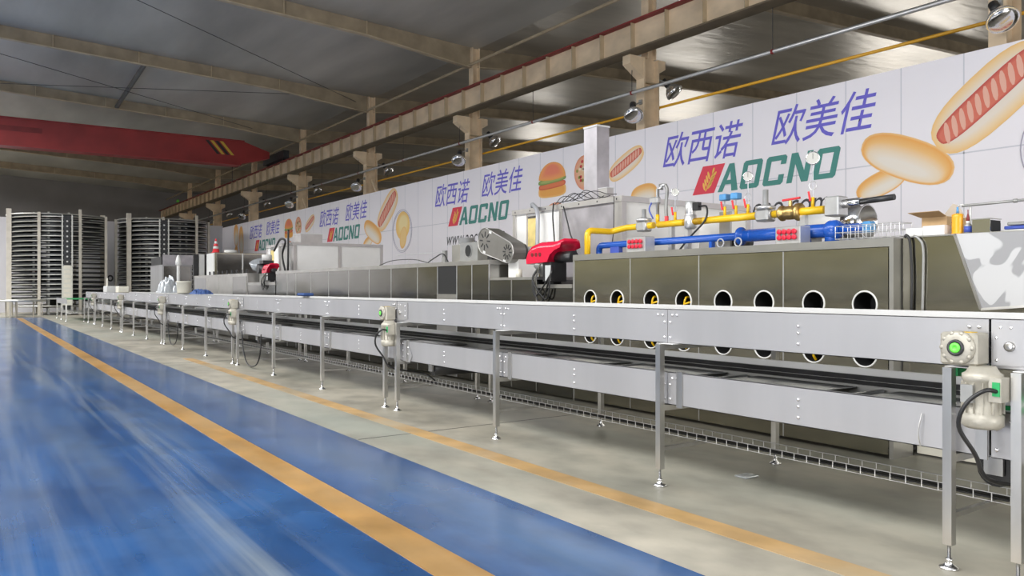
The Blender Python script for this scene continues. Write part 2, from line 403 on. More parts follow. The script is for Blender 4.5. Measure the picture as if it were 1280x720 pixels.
# crane runway girder with stiffeners
g = thing('crane_girder', 'long tan crane girder with stiffener ribs and red rail on the columns', 'girder', (14.45, 0, 0), None, 'structure')
B(14.44, 14.46, Y_B, 77.5, 7.70, 8.42).build('web', 'tan_paint', g)
B(14.22, 14.68, Y_B, 77.5, 7.66, 7.70).build('bottom_flange', 'flange_brown_shaded', g)  # dark brown paint with the shade of the underside mixed into its colour
B(14.26, 14.64, Y_B, 77.5, 8.42, 8.46).build('top_flange', 'rail_red', g)
B(14.42, 14.48, Y_B, 77.5, 8.46, 8.54).build('rail', 'rail_red', g)
y = 15.5-1.232*24; st = None
while y < 77:
    if y > Y_B+.2:
        if st is None:
            st = B(14.30, 14.44, -.008, .008, 7.70, 8.42); st = st.build('stiffener', 'tan_dark', g); st.location = (0, y, 0)
        else:
            c = st.copy(); col.objects.link(c); c.location = (0, y, 0)
    y += 1.232
# eaves tube along the column heads, struts and wires between roof beams
e = S(MB().cyl((15.0, Y_B, 9.55), (15.0, Y_E, 9.55), .05, 8).build('eaves_tube', 'tan_dark'), 'thin brown tube running along the column heads', 'tube')
S(MB().cyl((PS(183, 88, 33.8).x, 33.8, 10.32), (PS(146, 128, 42.8).x, 42.8, 10.28), .10, 8).build('roof_strut', 'strut_dark'), 'dark round strut between two roof beams before the red crane', 'strut')
for i, (a, b) in enumerate((((-2, 33.8, 10.4), (12.5, 42.8, 9.95)), ((12.5, 33.8, 9.95), (-2, 42.8, 10.4)), ((2, 24.8, 10.3), (14.5, 33.8, 9.9)))):
    S(MB().cyl(a, b, .012, 5).build('brace_wire', 'dark_rail'), 'thin brace wire crossing the ceiling between roof beams', 'wire').__setitem__('group', 'roof brace wires')
# knee braces between the far columns
for y in (33.8, 42.8):
    S(MB().bar((15.2, y+.2, 6.0), (15.2, y+2.2, 3.8), .12, .12).bar((15.2, y-.2, 6.4), (15.2, y-2.2, 4.2), .12, .12).build('column_brace', 'tan_paint'), 'diagonal brace beside a far column above the banner', 'brace').__setitem__('group', 'column braces')

# conduit and gas pipes along the columns
p = thing('conduit_pipe', 'long grey conduit pipe hung from the crane girder in front of the columns', 'pipe', (14.62, 0, 6.69))
MB().cyl((14.62, Y_B, 6.69), (14.62, 76, 6.69), .045, 10).build('tube', 'pipe_grey', p, True)
MB().cyl((14.70, Y_B, 6.76), (14.70, 76, 6.76), .012, 6).build('wire', 'black_rubber', p)
for y in [2.3+4.5*k for k in range(17)]:
    MB().cyl((14.62, y, 6.69), (14.62, y, 7.66), .008, 5).build('hanger', 'dark_rail', p)
    MB().cyl((14.62, y-.03, 6.69), (14.62, y+.03, 6.69), .055, 10).build('clamp', 'rail_red', p)
p = thing('gas_line', 'thin ochre pipe running behind the columns above the banner', 'pipe', (15.62, 0, 6.42))
MB().cyl((15.62, Y_B, 6.42), (15.62, 76, 6.42), .035, 10).build('tube', 'pipe_ochre', p, True)
for y in COLS: B(15.48, 15.64, y-.02, y+.02, 6.36, 6.385).build('bracket', 'tan_dark', p)

# high bay lamps, a pair on each column
def lamp(y, side, z, label):
    if side < 0: c = Vector((14.40, y-.30, z)); root = Vector((14.88, y-.05, z+.42)); px0, px1 = 14.86, 14.919; d = Vector((-.45, -.55, -.85)).normalized()
    else: c = Vector((16.0, y-.15, z+.35)); root = Vector((15.52, y-.05, z+.62)); px0, px1 = 15.481, 15.54; d = Vector((.35, -.6, -.8)).normalized()
    t = thing('flood_lamp', label, 'lamp', c, 'lamps on the columns')
    o = MB().lathe(c-d*.22, d, [(0, .05), (.05, .09), (.14, .19), (.26, .25), (.30, .255)], 20); o.build('reflector', 'lamp_glass', t, True)
    MB().lathe(c+d*.075, d, [(0, .235), (.03, .22), (.055, .12), (.06, .02)], 20).build('glass', 'chrome', t, True)
    MB().cyl(c-d*.42, c-d*.2, .085, 12).build('ballast', 'black_paint', t, True)
    MB().bar(c-d*.34, root, .04, .03).build('arm', 'motor_grey', t)
    B(px0, px1, y-.10, y+.0, root.z-.06, root.z+.06).build('wall_plate', 'motor_grey', t)
LW = ['above the big hot dog print', 'behind the largest printed wording', 'above the printed wording left of the burger', 'above the printed plate of bread', 'above the small printed burger', 'beside the printed croissant end of the banner', 'beyond the white board partition']
for k, y in enumerate([6.8+9*i for i in range(7)]):
    lamp(y, -1, 6.05, 'silver reflector lamp before the column ' + LW[k])
    lamp(y, 1, 6.55, 'silver reflector lamp behind the column ' + LW[k])

# ================================================================ BANNER
BX = 14.82
bn = thing('wall_banner', 'long white printed banner with blue characters, green logos and bread pictures', 'banner', (BX, 28, 0))
B(BX, BX+.04, -2.0, 57.9, .3, 5.72).build('sheet', 'banner_white', bn)
# seams of the stretched sheet
for k in range(48):
    y = .3+k*1.17
    if y < 56: B(BX-.0015, BX, y-.012, y+.012, .3, 5.72).build('seam', 'banner_seam', bn)
for z in (2.0, 3.93): B(BX-.0015, BX, -2, 56.17, z-.012, z+.012).build('seam', 'banner_seam', bn)
RB = Matrix(((0, 0, -1), (-1, 0, 0), (0, 1, 0))).to_4x4()       # local x -> -Y, local y -> Z, normal -> -X
def bpt(a, b, d): return Vector((BX-.002-d, -a, b))             # banner coordinates: a = -Y, b = Z
def text(body, a, b, size, m, name, shear=0., sx=1., bold=0., parent=None, spacing=1., x=BX, fit=None, off=.004):
    cu = bpy.data.curves.new(name, 'FONT'); cu.body = body; cu.size = 1; cu.shear = shear; cu.offset = bold; cu.space_character = spacing; cu.resolution_u = 3
    ob = bpy.data.objects.new(name, cu); col.objects.link(ob); dg = bpy.context.evaluated_depsgraph_get(); dg.update()
    me = bpy.data.meshes.new_from_object(ob.evaluated_get(dg)); bpy.data.objects.remove(ob); bpy.data.curves.remove(cu)
    xs = [v.co.x for v in me.vertices]; ysv = [v.co.y for v in me.vertices]
    if xs and fit:      # fit = (width, height): stretch the lettering to its measured size
        w = max(xs)-min(xs); h = max(ysv)-min(ysv); x0 = min(xs); y0 = min(ysv)
        for v in me.vertices: v.co.x = (v.co.x-x0)*fit[0]/w; v.co.y = (v.co.y-y0)*fit[1]/h
    elif xs:
        for v in me.vertices: v.co.x *= size*sx; v.co.y *= size
    me.materials.clear(); me.materials.append(MATS[m])
    o = bpy.data.objects.new(name, me); col.objects.link(o)
    o.matrix_world = Matrix.Translation((x-off, -a, b)) @ RB
    if parent:
        o.parent = parent; o.location = Vector((x-off, -a, b))-WLOC[parent.name]
    return o
def ink(name, rings, parent=bn, d=.003):
    # rings: list of (outline points, colour) from the outside in, all with the same number of points; blends between rings
    n = len(rings[0][0]); V = []; C = []; F = []
    for pts, c in rings:
        for a, b in pts: V.append(bpt(a, b, d)); C.append(c)
    for r in range(len(rings)-1):
        for i in range(n): F.append((r*n+i, r*n+(i+1) % n, (r+1)*n+(i+1) % n, (r+1)*n+i))
    F.append(tuple((len(rings)-1)*n+i for i in range(n)))
    me = bpy.data.meshes.new(name); off = WLOC[parent.name]
    me.from_pydata([v-off for v in V], [], F); at = me.color_attributes.new('Col', 'FLOAT_COLOR', 'POINT')
    for i, c in enumerate(C): at.data[i].color = (*c, 1)
    me.materials.append(MATS['print_ink']); o = bpy.data.objects.new(name, me); col.objects.link(o); o.parent = parent
    return o
def ell(a, b, ra, rb, rot=0, n=28, pw=1., sc=1.):
    out = []
    for i in range(n):
        t = 2*PI*i/n; x = ra*sc*math.copysign(abs(math.cos(t))**pw, math.cos(t)); y = rb*sc*math.copysign(abs(math.sin(t))**pw, math.sin(t))
        out.append((a+x*math.cos(rot)-y*math.sin(rot), b+x*math.sin(rot)+y*math.cos(rot)))
    return out
CR = (.86, .74, .60); OR = (.85, .40, .09); LO = (.92, .58, .22); WH = (.80, .79, .84)
def bun(a, b, ra, rb, rot, d=.003, name='printed_bun'):
    dn = Vector((math.sin(rot), -math.cos(rot)))*rb
    e = lambda k, ka, kb: ell(a+dn.x*k, b+dn.y*k, ra*ka, rb*kb, rot, pw=.85)
    ink(name, [(e(0, 1, 1), (.90, .60, .30)), (e(.04, .95, .92), (.88, .42, .10)), (e(.20, .88, .72), (.90, .55, .22)), (e(.36, .78, .48), (.88, .72, .54)), (e(.42, .5, .2), (.87, .80, .72))], d=d)
def hotdog(a, b, ra, rb, rot, small=False):
    ink('printed_roll', [(ell(a, b, ra, rb, rot, pw=.75), LO), (ell(a, b, ra*.9, rb*.8, rot, pw=.75), (.90, .68, .42)), (ell(a, b, ra*.8, rb*.55, rot, pw=.75), (.86, .76, .66))])
    n = 40; pts = []
    for i in range(n):
        t = 2*PI*i/n; x = ra*.92*math.copysign(abs(math.cos(t))**.6, math.cos(t)); y = rb*.43*math.copysign(abs(math.sin(t))**.6, math.sin(t))
        pts.append((x, y+rb*.1))
    R = lambda x, y: (a+x*math.cos(rot)-y*math.sin(rot), b+x*math.sin(rot)+y*math.cos(rot))
    ink('printed_sausage', [([R(x, y) for x, y in pts], (.55, .07, .06)), ([R(x*.95, y*.7) for x, y in pts], (.72, .18, .12))], d=.005)
    for i in range(11):
        x = ra*(-.75+.15*i)
        ink('printed_sauce', [([R(x+p, q+rb*.1) for p, q in ell(0, 0, ra*.045, rb*.40, -.5, 10)], (.84, .46, .36))], d=.007)
def burger(a, b, s):
    ink('printed_burger', [(ell(a, b-.34*s, .70*s, .20*s, .0, pw=.6), LO), (ell(a, b-.34*s, .6*s, .13*s, pw=.6), OR)])
    ink('printed_burger', [(ell(a, b-.17*s, .68*s, .10*s, .04, pw=.6), (.62, .08, .05)), (ell(a, b-.17*s, .6*s, .05*s, .04, pw=.6), (.75, .2, .08))], d=.005)
    ink('printed_burger', [(ell(a, b-.02*s, .70*s, .09*s, .05, pw=.6), (.16, .30, .07)), (ell(a, b-.02*s, .5*s, .03*s, .05), (.4, .45, .15))], d=.006)
    up = [(a+.68*s*math.cos(t), b+.04*s+.50*s*math.sin(t)) for t in [PI*i/24 for i in range(25)]]+[(a-.4*s, b), (a, b-.02*s), (a+.4*s, b)]
    sh = lambda k, dy: [(a+(x-a)*k, b+.04*s+(y-b-.04*s)*k+dy) for x, y in up]
    ink('printed_burger', [(up, OR), (sh(.85, .04*s), (.90, .36, .12)), (sh(.45, .18*s), (.85, .24, .14))], d=.007)
def pizza(a, b, ra, rb, rot):
    ink('printed_pizza', [(ell(a, b, ra, rb, rot), (.70, .30, .16)), (ell(a, b, ra*.88, rb*.88, rot), (.82, .36, .24)), (ell(a, b, ra*.6, rb*.6, rot), (.78, .5, .3))])
    for i in range(16):
        q = random.uniform(0, 2*PI); k = random.uniform(.2, .8)
        ink('printed_topping', [(ell(a+ra*k*math.cos(q), b+rb*k*math.sin(q), .06, .05, 0, 8), random.choice([(.6, .05, .06), (.3, .32, .08), (.85, .72, .55)]))], d=.005)
def plate(a, b, r):
    k = ell(a, b, r, r, 0, 40)
    for rr in (r, r*.93):
        V = MB(); V.tube([bpt(x, y, .004) for x, y in ell(a, b, rr, rr, 0, 40)], .010, 4, True).build('printed_plate', 'ink_grey', bn)
    ink('printed_bread', [(ell(a+.05, b+.22, r*.72, r*.66, .2), LO), (ell(a+.08, b+.25, r*.6, r*.52, .2), (.92, .62, .20)), (ell(a+.1, b+.35, r*.35, r*.28, .2), (.94, .76, .40))])
    ink('printed_bread', [(ell(a+.1, b-.28, r*.34, r*.52, -.3), (.88, .50, .16)), (ell(a+.1, b-.24, r*.26, r*.42, -.3), (.92, .64, .28))], d=.004)
GH = .64
def logo(a0, b0):
    # red badge with a wheat ear, then five squared letters
    sh = .5
    ink('logo_badge', [([(a0, b0), (a0+.69, b0), (a0+.69+.34, b0+.67), (a0+.34, b0+.67)], (.80, .06, .10))], d=.003)
    ear = MB()
    for sgn in (-1, 1):
        for i in range(4):
            q = i/4; cx = a0+.46+.20*q; cy = b0+.13+.34*q
            ear.prism(ell(cx+sgn*.085, cy+.05, .10, .032, (PI/2-.3)-sgn*.55, 10), lambda x, y, d: bpt(x, y, d), .004, .006)
    ear.prism(ell(a0+.67, b0+.53, .085, .03, PI/2-.35, 10), lambda x, y, d: bpt(x, y, d), .004, .006)
    ear.prism([(a0+.41, b0+.06), (a0+.44, b0+.06), (a0+.68, b0+.5), (a0+.66, b0+.5)], lambda x, y, d: bpt(x, y, d), .004, .006)
    tag(ear.build('logo_wheat', 'ink_gold', bn), kind='stuff')
    fn = lambda x, y, d: bpt(a0+.80+x+.235*y, b0+y, d)
    T = .14; W = .54; P_ = .645; c = .05
    def let(i, polys, nm):
        m = MB()
        for q, pl in enumerate(polys): m.prism([(i*P_+x, y) for x, y in pl], fn, .003, .005+.0007*q)
        tag(m.build('logo_letter', 'ink_green', bn), 'green printed letter')
    let(0, [[(0, 0), (T*1.05, 0), (.27+.02, .50), (.27-.03, GH), (.21, GH)], [(W-T*.9, 0), (W+.06, 0), (.36, GH), (.24, GH), (.27, .5)], [(.13, .16), (.45, .16), (.42, .26), (.17, .26)]], 'A')
    ring = [[(0, c), (c, 0), (T, 0), (T, GH), (c, GH), (0, GH-c)], [(W-T, 0), (W-c, 0), (W, c), (W, GH-c), (W-c, GH), (W-T, GH)], [(T, 0), (W-T, 0), (W-T, T*.8), (T, T*.8)], [(T, GH-T*.8), (W-T, GH-T*.8), (W-T, GH), (T, GH)]]
    let(1, ring, 'O')
    let(2, [ring[0], ring[2], ring[3], [(W-T, 0), (W-c, 0), (W, c), (W, .22), (W-T, .22)], [(W-T, GH), (W-c, GH), (W, GH-c), (W, GH-.2), (W-T, GH-.2)]], 'C')
    let(3, [[(0, 0), (T, 0), (T, GH), (0, GH)], [(W-T, 0), (W, 0), (W, GH), (W-T, GH)], [(0, GH), (T*1.15, GH), (W, 0), (W-T*1.15, 0)]], 'N')
    let(4, ring, 'O')
for k in range(4):
    y0 = 14.85+12.15*k; o = -y0                       # left end of the wording, in banner coordinates
    text('欧西诺', o, 4.56, 1, 'ink_blue', 'printed_characters', .28, bold=.004, parent=bn, fit=(2.58, .86))
    text('欧美佳', o+3.36, 4.64, 1, 'ink_blue', 'printed_characters', .28, bold=.004, parent=bn, fit=(2.50, .84))
    logo(o+1.02, 3.785)
    text('www.aocno.com', o+.92, 3.09, 1, 'ink_black', 'printed_address', .25, parent=bn, fit=(3.9, .32))
    if k % 2 == 0:
        bun(o+5.95, 3.55, .55, .24, .35); bun(o+6.45, 3.98, .98, .40, -.42, .005)
        hotdog(o+7.95, 4.82, 1.15, .52, .66); plate(o+9.35, 3.85, .88)
    else:
        burger(o+7.42, 4.82, 1.0); pizza(o+9.0, 4.85, .48, .52, .5); hotdog(o+10.75, 4.88, .74, .29, .42)
        bun(o+11.45, 3.98, .5, .28, .1); pizza(o+7.5, 3.75, .55, .35, .2)
bun(-54.4, 5.0, .55, .75, .2, name='printed_croissant'); bun(-53.2, 4.6, .5, .95, .1, .005, 'printed_croissant'); bun(-54.6, 3.6, .4, .8, -.5, .005, 'printed_croissant')

# board lettering behind the towers
def PSt(u, v): return PS(u, v, 57.88)
q0 = PSt(134, 352); q1 = PSt(148, 340)
o = text('oli', 0, 0, 1, 'ink_black', 'printed_word', 0, bold=.02, fit=(q1.x-q0.x, q1.z-q0.z))
o.matrix_world = Matrix.Translation((q0.x, 57.895, q0.z)) @ Matrix.Rotation(PI/2, 4, 'X')
o.parent = bd; S(o, None)
del o['kind']
if 'category' in o: del o['category']

# ================================================================ BRIDGE CRANE
c = thing('bridge_crane', 'red overhead bridge crane girder with black and yellow stripes', 'crane', (0, 45, 8.54))
MB().prism([(-14.2, 8.75), (-12.6, 8.28), (12.3, 8.28), (14.0, 8.75), (14.0, 9.1), (12.6, 9.55), (-12.6, 9.55), (-14.2, 9.1)], lambda a, b, d: (a, 45+d, b), -.3, .3).build('girder', 'crane_red', c)
B(-12.7, 12.4, 44.55, 45.45, 8.22, 8.29).build('bottom_flange', 'crane_red', c)
B(-12.6, 12.6, 44.6, 45.4, 9.55, 9.6).build('top_flange', 'crane_red', c)
for x in (-14.3, 14.45):
    B(x-.16, x+.16, 43.2, 46.8, 8.62, 9.05).build('end_carriage', 'dark_rail', c)
    for y in (43.6, 46.4): MB().cyl((x-.08, y, 8.66), (x+.08, y, 8.66), .13, 14).build('wheel', 'black_paint', c)
for k, (x, m) in enumerate(((10.55, 'stripe_black'), (10.8, 'stripe_yellow'), (11.05, 'stripe_black'), (11.3, 'stripe_yellow'))):
    MB().prism([(x, 9.45), (x+.17, 9.45), (x+.77, 8.75), (x+.60, 8.75)], lambda a, b, d: (a, 44.7-d, b), 0, .006).build('stripe', m, c)
B(1.0, 3.0, 44.69, 44.70, 8.95, 9.2).build('plate', 'rail_red', c)
MB().cyl((12.2, 45.6, 8.25), (12.2, 45.6, 7.4), .02, 6).build('cable', 'black_rubber', c)
B(11.9, 12.6, 45.4, 46.0, 8.30, 8.75).build('drive_box', 'black_paint', c)
p = thing('warning_beacon', 'small green beacon at the far end of the crane girder', 'beacon', (13.9, 70, 7.72))
MB().lathe((14.35, 70.0, 8.54), (0, 0, 1), [(0, .10), (.12, .12), (.2, .10), (.26, .02)], 10).build('lens', 'green_led', p, True)
B(14.25, 14.45, 69.9, 70.1, 8.54, 8.56).build('foot', 'black_paint', p)

# ================================================================ SPIRAL TOWERS
def tower(cx, cy, R, H, n, duct, label, pitch, ph):
    t = thing('spiral_tower', label, 'spiral conveyor', (cx, cy, 0), 'spiral cooling towers')
    for k in range(8):
        a = ph+2*PI*k/8; x = cx+(R+.08)*math.cos(a); y = cy+(R+.08)*math.sin(a); w = .12 if k % 4 == 0 else .07
        B(x-w, x+w, y-w, y+w, 0, H+(.35 if k % 2 == 0 else .12)).build('post', 'tower_post', t)
        x = cx+(R*.52)*math.cos(a); y = cy+(R*.52)*math.sin(a)
        B(x-.05, x+.05, y-.05, y+.05, 0, H+.25).build('inner_post', 'tower_steel', t)
    for i in range(n):
        z = .72+i*pitch; N = 40; ri = R*.56; V = []; F = []
        for k in range(N):
            a = ph+2*PI*k/N; dz = pitch*k/N
            ca, sa = math.cos(a), math.sin(a)
            V += [(cx+R*.97*ca, cy+R*.97*sa, z+dz), (cx+ri*ca, cy+ri*sa, z+dz), (cx+ri*ca, cy+ri*sa, z+dz+.13), (cx+R*.97*ca, cy+R*.97*sa, z+dz+.13)]
        for k in range(N-1):
            for q in range(4): F.append((k*4+q, k*4+(q+1) % 4, (k+1)*4+(q+1) % 4, (k+1)*4+q))
        F += [(0, 1, 2, 3), ((N-1)*4, (N-1)*4+3, (N-1)*4+2, (N-1)*4+1)]
        b = MB().add(V, F).build('belt_tier', 'tower_belt', t)
        V = []; F = []
        for k in range(N):
            a = ph+2*PI*k/N; dz = pitch*k/N-.02; ca, sa = math.cos(a), math.sin(a)
            for r, h in ((R, 0), (R*.985, 0), (R*.985, .05), (R, .05)): V.append((cx+r*ca, cy+r*sa, z+dz+h))
        for k in range(N-1):
            for q in range(4): F.append((k*4+q, k*4+(q+1) % 4, (k+1)*4+(q+1) % 4, (k+1)*4+q))
        F += [(0, 1, 2, 3), ((N-1)*4, (N-1)*4+3, (N-1)*4+2, (N-1)*4+1)]
        MB().add(V, F).build('rail', 'tower_steel', b)
    for z in (.5, H+.05):
        ring = [Vector((cx+(R+.02)*math.cos(2*PI*k/32), cy+(R+.02)*math.sin(2*PI*k/32), z)) for k in range(32)]
        MB().tube(ring, .04, 6, True).build('hoop', 'tower_steel', t)
    MB().lathe((cx, cy, .5), (0, 0, 1), [(0, R*.2), (H-.7, R*.2)], 20).build('drum', 'tower_belt', t, True)
    # vertical take-up with its two posts facing the hall
    d = Vector((-cx, -cy, 0)).normalized(); s = Vector((d.y, -d.x, 0)) * -1; f = Vector((cx, cy, 0))+d*(R+.15)+s*(.05)
    if duct:
        f = Vector((cx, cy, 0))+d*(R+.15)-s*(-.45)
    for q in (-.24, .24): MB().bar(f+s*q+Vector((0, 0, .3)), f+s*q+Vector((0, 0, H)), .07, .07, s).build('guide_post', 'tower_steel', t)
    MB().bar(f+Vector((0, 0, .3)), f+Vector((0, 0, H-.05)), .34, .05, d).build('chain_guard', 'tower_belt', t)
    for i in range(12):
        p = f-d*-.04+Vector((0, 0, H-.35-i*.28)); MB().cyl(p, p+d*.03, .05, 8).build('roller', 'white_plastic', t)
    if duct:
        g = f+d*.2; MB().bar(g+Vector((0, 0, .55)), g+Vector((0, 0, 2.72)), .50, .2, d).build('duct', 'tower_duct', t)
        for i in range(8): MB().bar(g+d*.102+Vector((0, 0, .75+i*.26)), g+d*.102+Vector((0, 0, .93+i*.26)), .34, .01, d).build('duct_panel', 'cream_box', t)
    for k in range(4):
        a = ph+PI/4+k*PI/2; MB().bar((cx, cy, .45), (cx+R*math.cos(a), cy+R*math.sin(a), .45), .1, .14).build('base_beam', 'tower_steel', t)
tower(4.35, 53.2, 2.52, 5.55, 18, True, 'open spiral conveyor tower with a pale duct panel at its front', .268, .35)
tower(10.05, 53.2, 2.55, 5.55, 18, False, 'open spiral conveyor tower behind the steel cabinets and machines', .268, .6)
# low infeed loop at the foot of the first tower
t = thing('curve_conveyor', 'low curved steel conveyor at the foot of the spiral tower', 'conveyor', (2.4, 48.9, 0))
cc = Vector((2.4, 48.9, 0))
for r in (.75, 1.35):
    MB().tube([cc+Vector((r*math.cos(a), r*math.sin(a), .85)) for a in [PI*.5+PI*1.25*i/20 for i in range(21)]], .06, 6).build('side_rail', 'tower_steel', t)
V = MB()
pl = [(cc.x+1.3*math.cos(a), cc.y+1.3*math.sin(a)) for a in [PI*.5+PI*1.25*i/20 for i in range(21)]]+[(cc.x+.8*math.cos(a), cc.y+.8*math.sin(a)) for a in [PI*.5+PI*1.25*(20-i)/20 for i in range(21)]]
V.prism(pl, lambda a, b, d: (a, b, d), .80, .84).build('belt', 'tower_belt', t)
for a in (PI*.6, PI, PI*1.35, PI*1.7):
    for r in (.75, 1.35): MB().cyl(cc+Vector((r*math.cos(a), r*math.sin(a), 0)), cc+Vector((r*math.cos(a), r*math.sin(a), .85)), .035, 6).build('leg', 'tower_post', t)
B(.55, .95, 48.9, 49.4, 0, .75).build('control_box', 'white_plastic', t)

# ================================================================ TWO-TIER CONVEYOR LINE
FX, RX = 4.42, 5.62                      # front and rear side panels
JT = [2.05+6.98*k for k in range(-1, 6)]
def foot(x, y, t, leg):
    m = MB().lathe((x, y, 0), (0, 0, 1), [(0, .048), (.010, .05), (.018, .03), (.040, .014), (.045, .018), (.055, .018), (.056, .009), (.15, .009)], 12)
    m.build('levelling_foot', 'bolt_steel', leg, True)
def bolts(x, pts, t, name='bolt_row'):
    m = MB()
    for y, z in pts: m.lathe((x, y, z), (-1, 0, 0), [(0, .011), (.005, .011), (.009, .007), (.010, .001)], 8)
    tag(m.build(name, 'bolt_steel', t, True), kind='stuff')
def gear_motor(t, y, far):
    # worm gearbox on the side panel, vertical motor below it
    hy = y+.085; z = 1.19
    g = MB().rbox(4.265, 4.40, hy-.092, hy+.098, z-.092, z+.078, .012).box(4.40, FX+.002, hy-.05, hy+.05, z-.05, z+.05).build('gearbox', 'motor_cream', t)
    m = MB().lathe((4.265, hy, z), (-1, 0, 0), [(0, .088), (.012, .088), (.02, .075), (.026, .05), (.026, .001)], 24); m.build('flange', 'motor_cream', g, True)
    m = MB()
    for k in range(10):
        a = 2*PI*k/10; m.lathe((4.252, hy+.076*math.cos(a), z+.076*math.sin(a)), (-1, 0, 0), [(0, .012), (.008, .012), (.009, .001)], 8)
    tag(m.build('flange_bolts', 'motor_cream', g, True), kind='stuff')
    MB().lathe((4.24, hy, z), (-1, 0, 0), [(0, .044), (.010, .042), (.012, .03), (.004, .028), (.004, .001)], 20).build('hub', 'black_paint', g, True)
    MB().lathe((4.238, hy, z), (-1, 0, 0), [(0, .027), (.011, .027), (.013, .012), (.008, .010), (.008, .001)], 16).build('cap', 'green_cap', g, True)
    MB().box(4.28, 4.34, hy-.06, hy+.0, z+.0781, z+.082).build('plate', 'stripe_yellow', g)
    my = y-.02; mx = 4.30
    b = MB().lathe((mx, my, 1.10), (0, 0, -1), [(0, .06), (.03, .078), (.04, .095), (.07, .095), (.075, .088), (.24, .088), (.245, .098), (.30, .098), (.315, .08), (.32, .01)], 24).build('motor', 'motor_cream', t, True)
    for k in range(14):
        a = 2*PI*k/14; d = Vector((math.cos(a), math.sin(a), 0)); p = Vector((mx, my, 0))+d*.09
        MB().bar(p+Vector((0, 0, 1.02)), p+Vector((0, 0, .865)), .004, .02, d).build('fin', 'motor_cream', b)
    B(mx-.115, mx-.085, my-.005, my+.055, .92, 1.01).build('name_plate', 'motor_grey', b)
    B(mx-.07, mx+.03, my-.12, my-.06, .93, 1.05).build('terminal_box', 'motor_cream', b)
    B(mx-.076, mx-.07, my-.115, my-.08, .96, 1.03).build('sticker', 'green_belt', b)
    cz = curve([(mx-.07, my-.10, .985), (mx-.13, my-.07, .99), (mx-.17, my+.0, .92), (mx-.16, my+.04, .80), (mx-.08, my+.0, .66), (mx+.02, my-.02, .52), (mx+.38, my-.06, .44), (mx+.47, my-.12, .41), (mx+.55, my-.18, .337)], 6)
    MB().tube(cz, .011, 8).build('cable', 'black_rubber', b, True)
def make_section(y0, y1, label, legs, first=False, detail=True):
    t = thing('conveyor_section', label, 'conveyor', (5.0, y0, 0), 'two-tier conveyor line')
    a, b = y0+.004, y1-.004
    cuts = [a]+[y for y in legs if a+.5 < y < b-.5]+[b]
    for (z0, z1) in ((1.08, 1.34), (.614, .86)):
        for p, q in zip(cuts, cuts[1:]):
            sp = MB().box(FX, FX+.004, p+.002, q-.002, z0, z1).box(FX, FX+.035, p+.002, q-.002, z1-.004, z1).box(FX, FX+.03, p+.002, q-.002, z0, z0+.004).build('side_panel', 'panel_steel', t)
            mid = (p+q)/2; zz = (z0+z1)/2
            pts = [(mid, zz-.07), (mid, zz), (mid, zz+.045)]
            for yy, sg in ((p, 1), (q, -1)):
                pts += [(yy+sg*.03, z0+.045), (yy+sg*.03, zz+.03), (yy+sg*.05, z1-.045), (yy+sg*.1, z1-.045)]
            bolts(FX, pts, sp)
        zr = z1+(.035 if z0 < 1 else 0)
        MB().box(RX, RX+.004, a, b, z0, zr).build('rear_panel', 'rail_steel', t)
        MB().box(RX-.035, RX-.0005, a, b, zr-.05, zr).build('belt_rail', 'rail_steel' if z0 > 1 else 'rail_white_lit', t)  # lower rail whitened to stand in for light missing under the upper tier
    # upper tier: belt between the panels
    B(FX+.05, RX-.05, a, b, 1.285, 1.30).build('upper_belt', 'dark_rail', t)
    B(FX+.036, FX+.05, a, b, 1.27, 1.335).build('belt_guide', 'dark_rail', t)
    B(FX+.02, RX-.02, a, b, 1.10, 1.106).build('upper_deck', 'deck_steel', t)
    # lower tier: rear guide, return belt and deck plates
    B(RX-.08, RX-.04, a, b, .775, .80).build('belt_guide', 'dark_rail', t)
    B(RX-.045, RX-.036, a, b, .805, .842).build('belt_guide', 'dark_rail', t)
    B(FX+.03, RX-.05, a, b, .62, .63).build('return_belt', 'black_rubber', t)
    y = a+.25
    while y+.9 < b:
        B(FX+.04, RX-.04, y, y+.9, .746, .752).build('deck_plate', 'deck_steel', t)
        B(FX+.3, RX-.04, y+1.02, y+1.05, .72, .75).build('cross_bar', 'deck_steel', t)
        y += 1.25
    for ly in legs:
        for lx in (4.34, 5.70):
            lg = B(lx-.024, lx+.024, ly-.024, ly+.024, .13, 1.075).build('leg', 'leg_steel', t)
            foot(lx, ly, t, lg)
        B(4.364, 5.676, ly-.02, ly+.02, 1.035, 1.075).build('cross_tube', 'leg_steel', t)
        B(4.364, 5.676, ly-.02, ly+.02, .57, .61).build('cross_tube', 'leg_steel', t)
        B(4.364, 4.98, ly-.015, ly+.015, .270, .2955).build('tray_arm', 'leg_steel', t)
        B(FX-.01, FX-.001, ly-.16, ly-.10, .60, .87).build('splice_plate', 'leg_steel', t)
        MB().prism([(4.35, 1.077), (4.46, 1.077), (4.46, 1.081), (4.35, 1.081)], lambda p, q, d: (p, ly+d, q), -.12, .03).build('bracket', 'rail_steel', t)
    return t
LB = {-1: 'conveyor section beside the film wrapped panel, cut off by the edge of the photograph',
      0: 'stainless two-tier conveyor section in front of the oven panels with round ports',
      1: 'stainless two-tier conveyor section in front of the red burner and belt guard',
      2: 'stainless two-tier conveyor section in front of the dark panelled oven with the white enclosure',
      3: 'stainless two-tier conveyor section in front of the low steel machine body',
      4: 'stainless two-tier conveyor section carrying the white bucket',
      5: 'short end section of the two-tier conveyor beside the green belt conveyor'}
LB[-1] = 'stainless two-tier conveyor section beside the film wrapped panel'
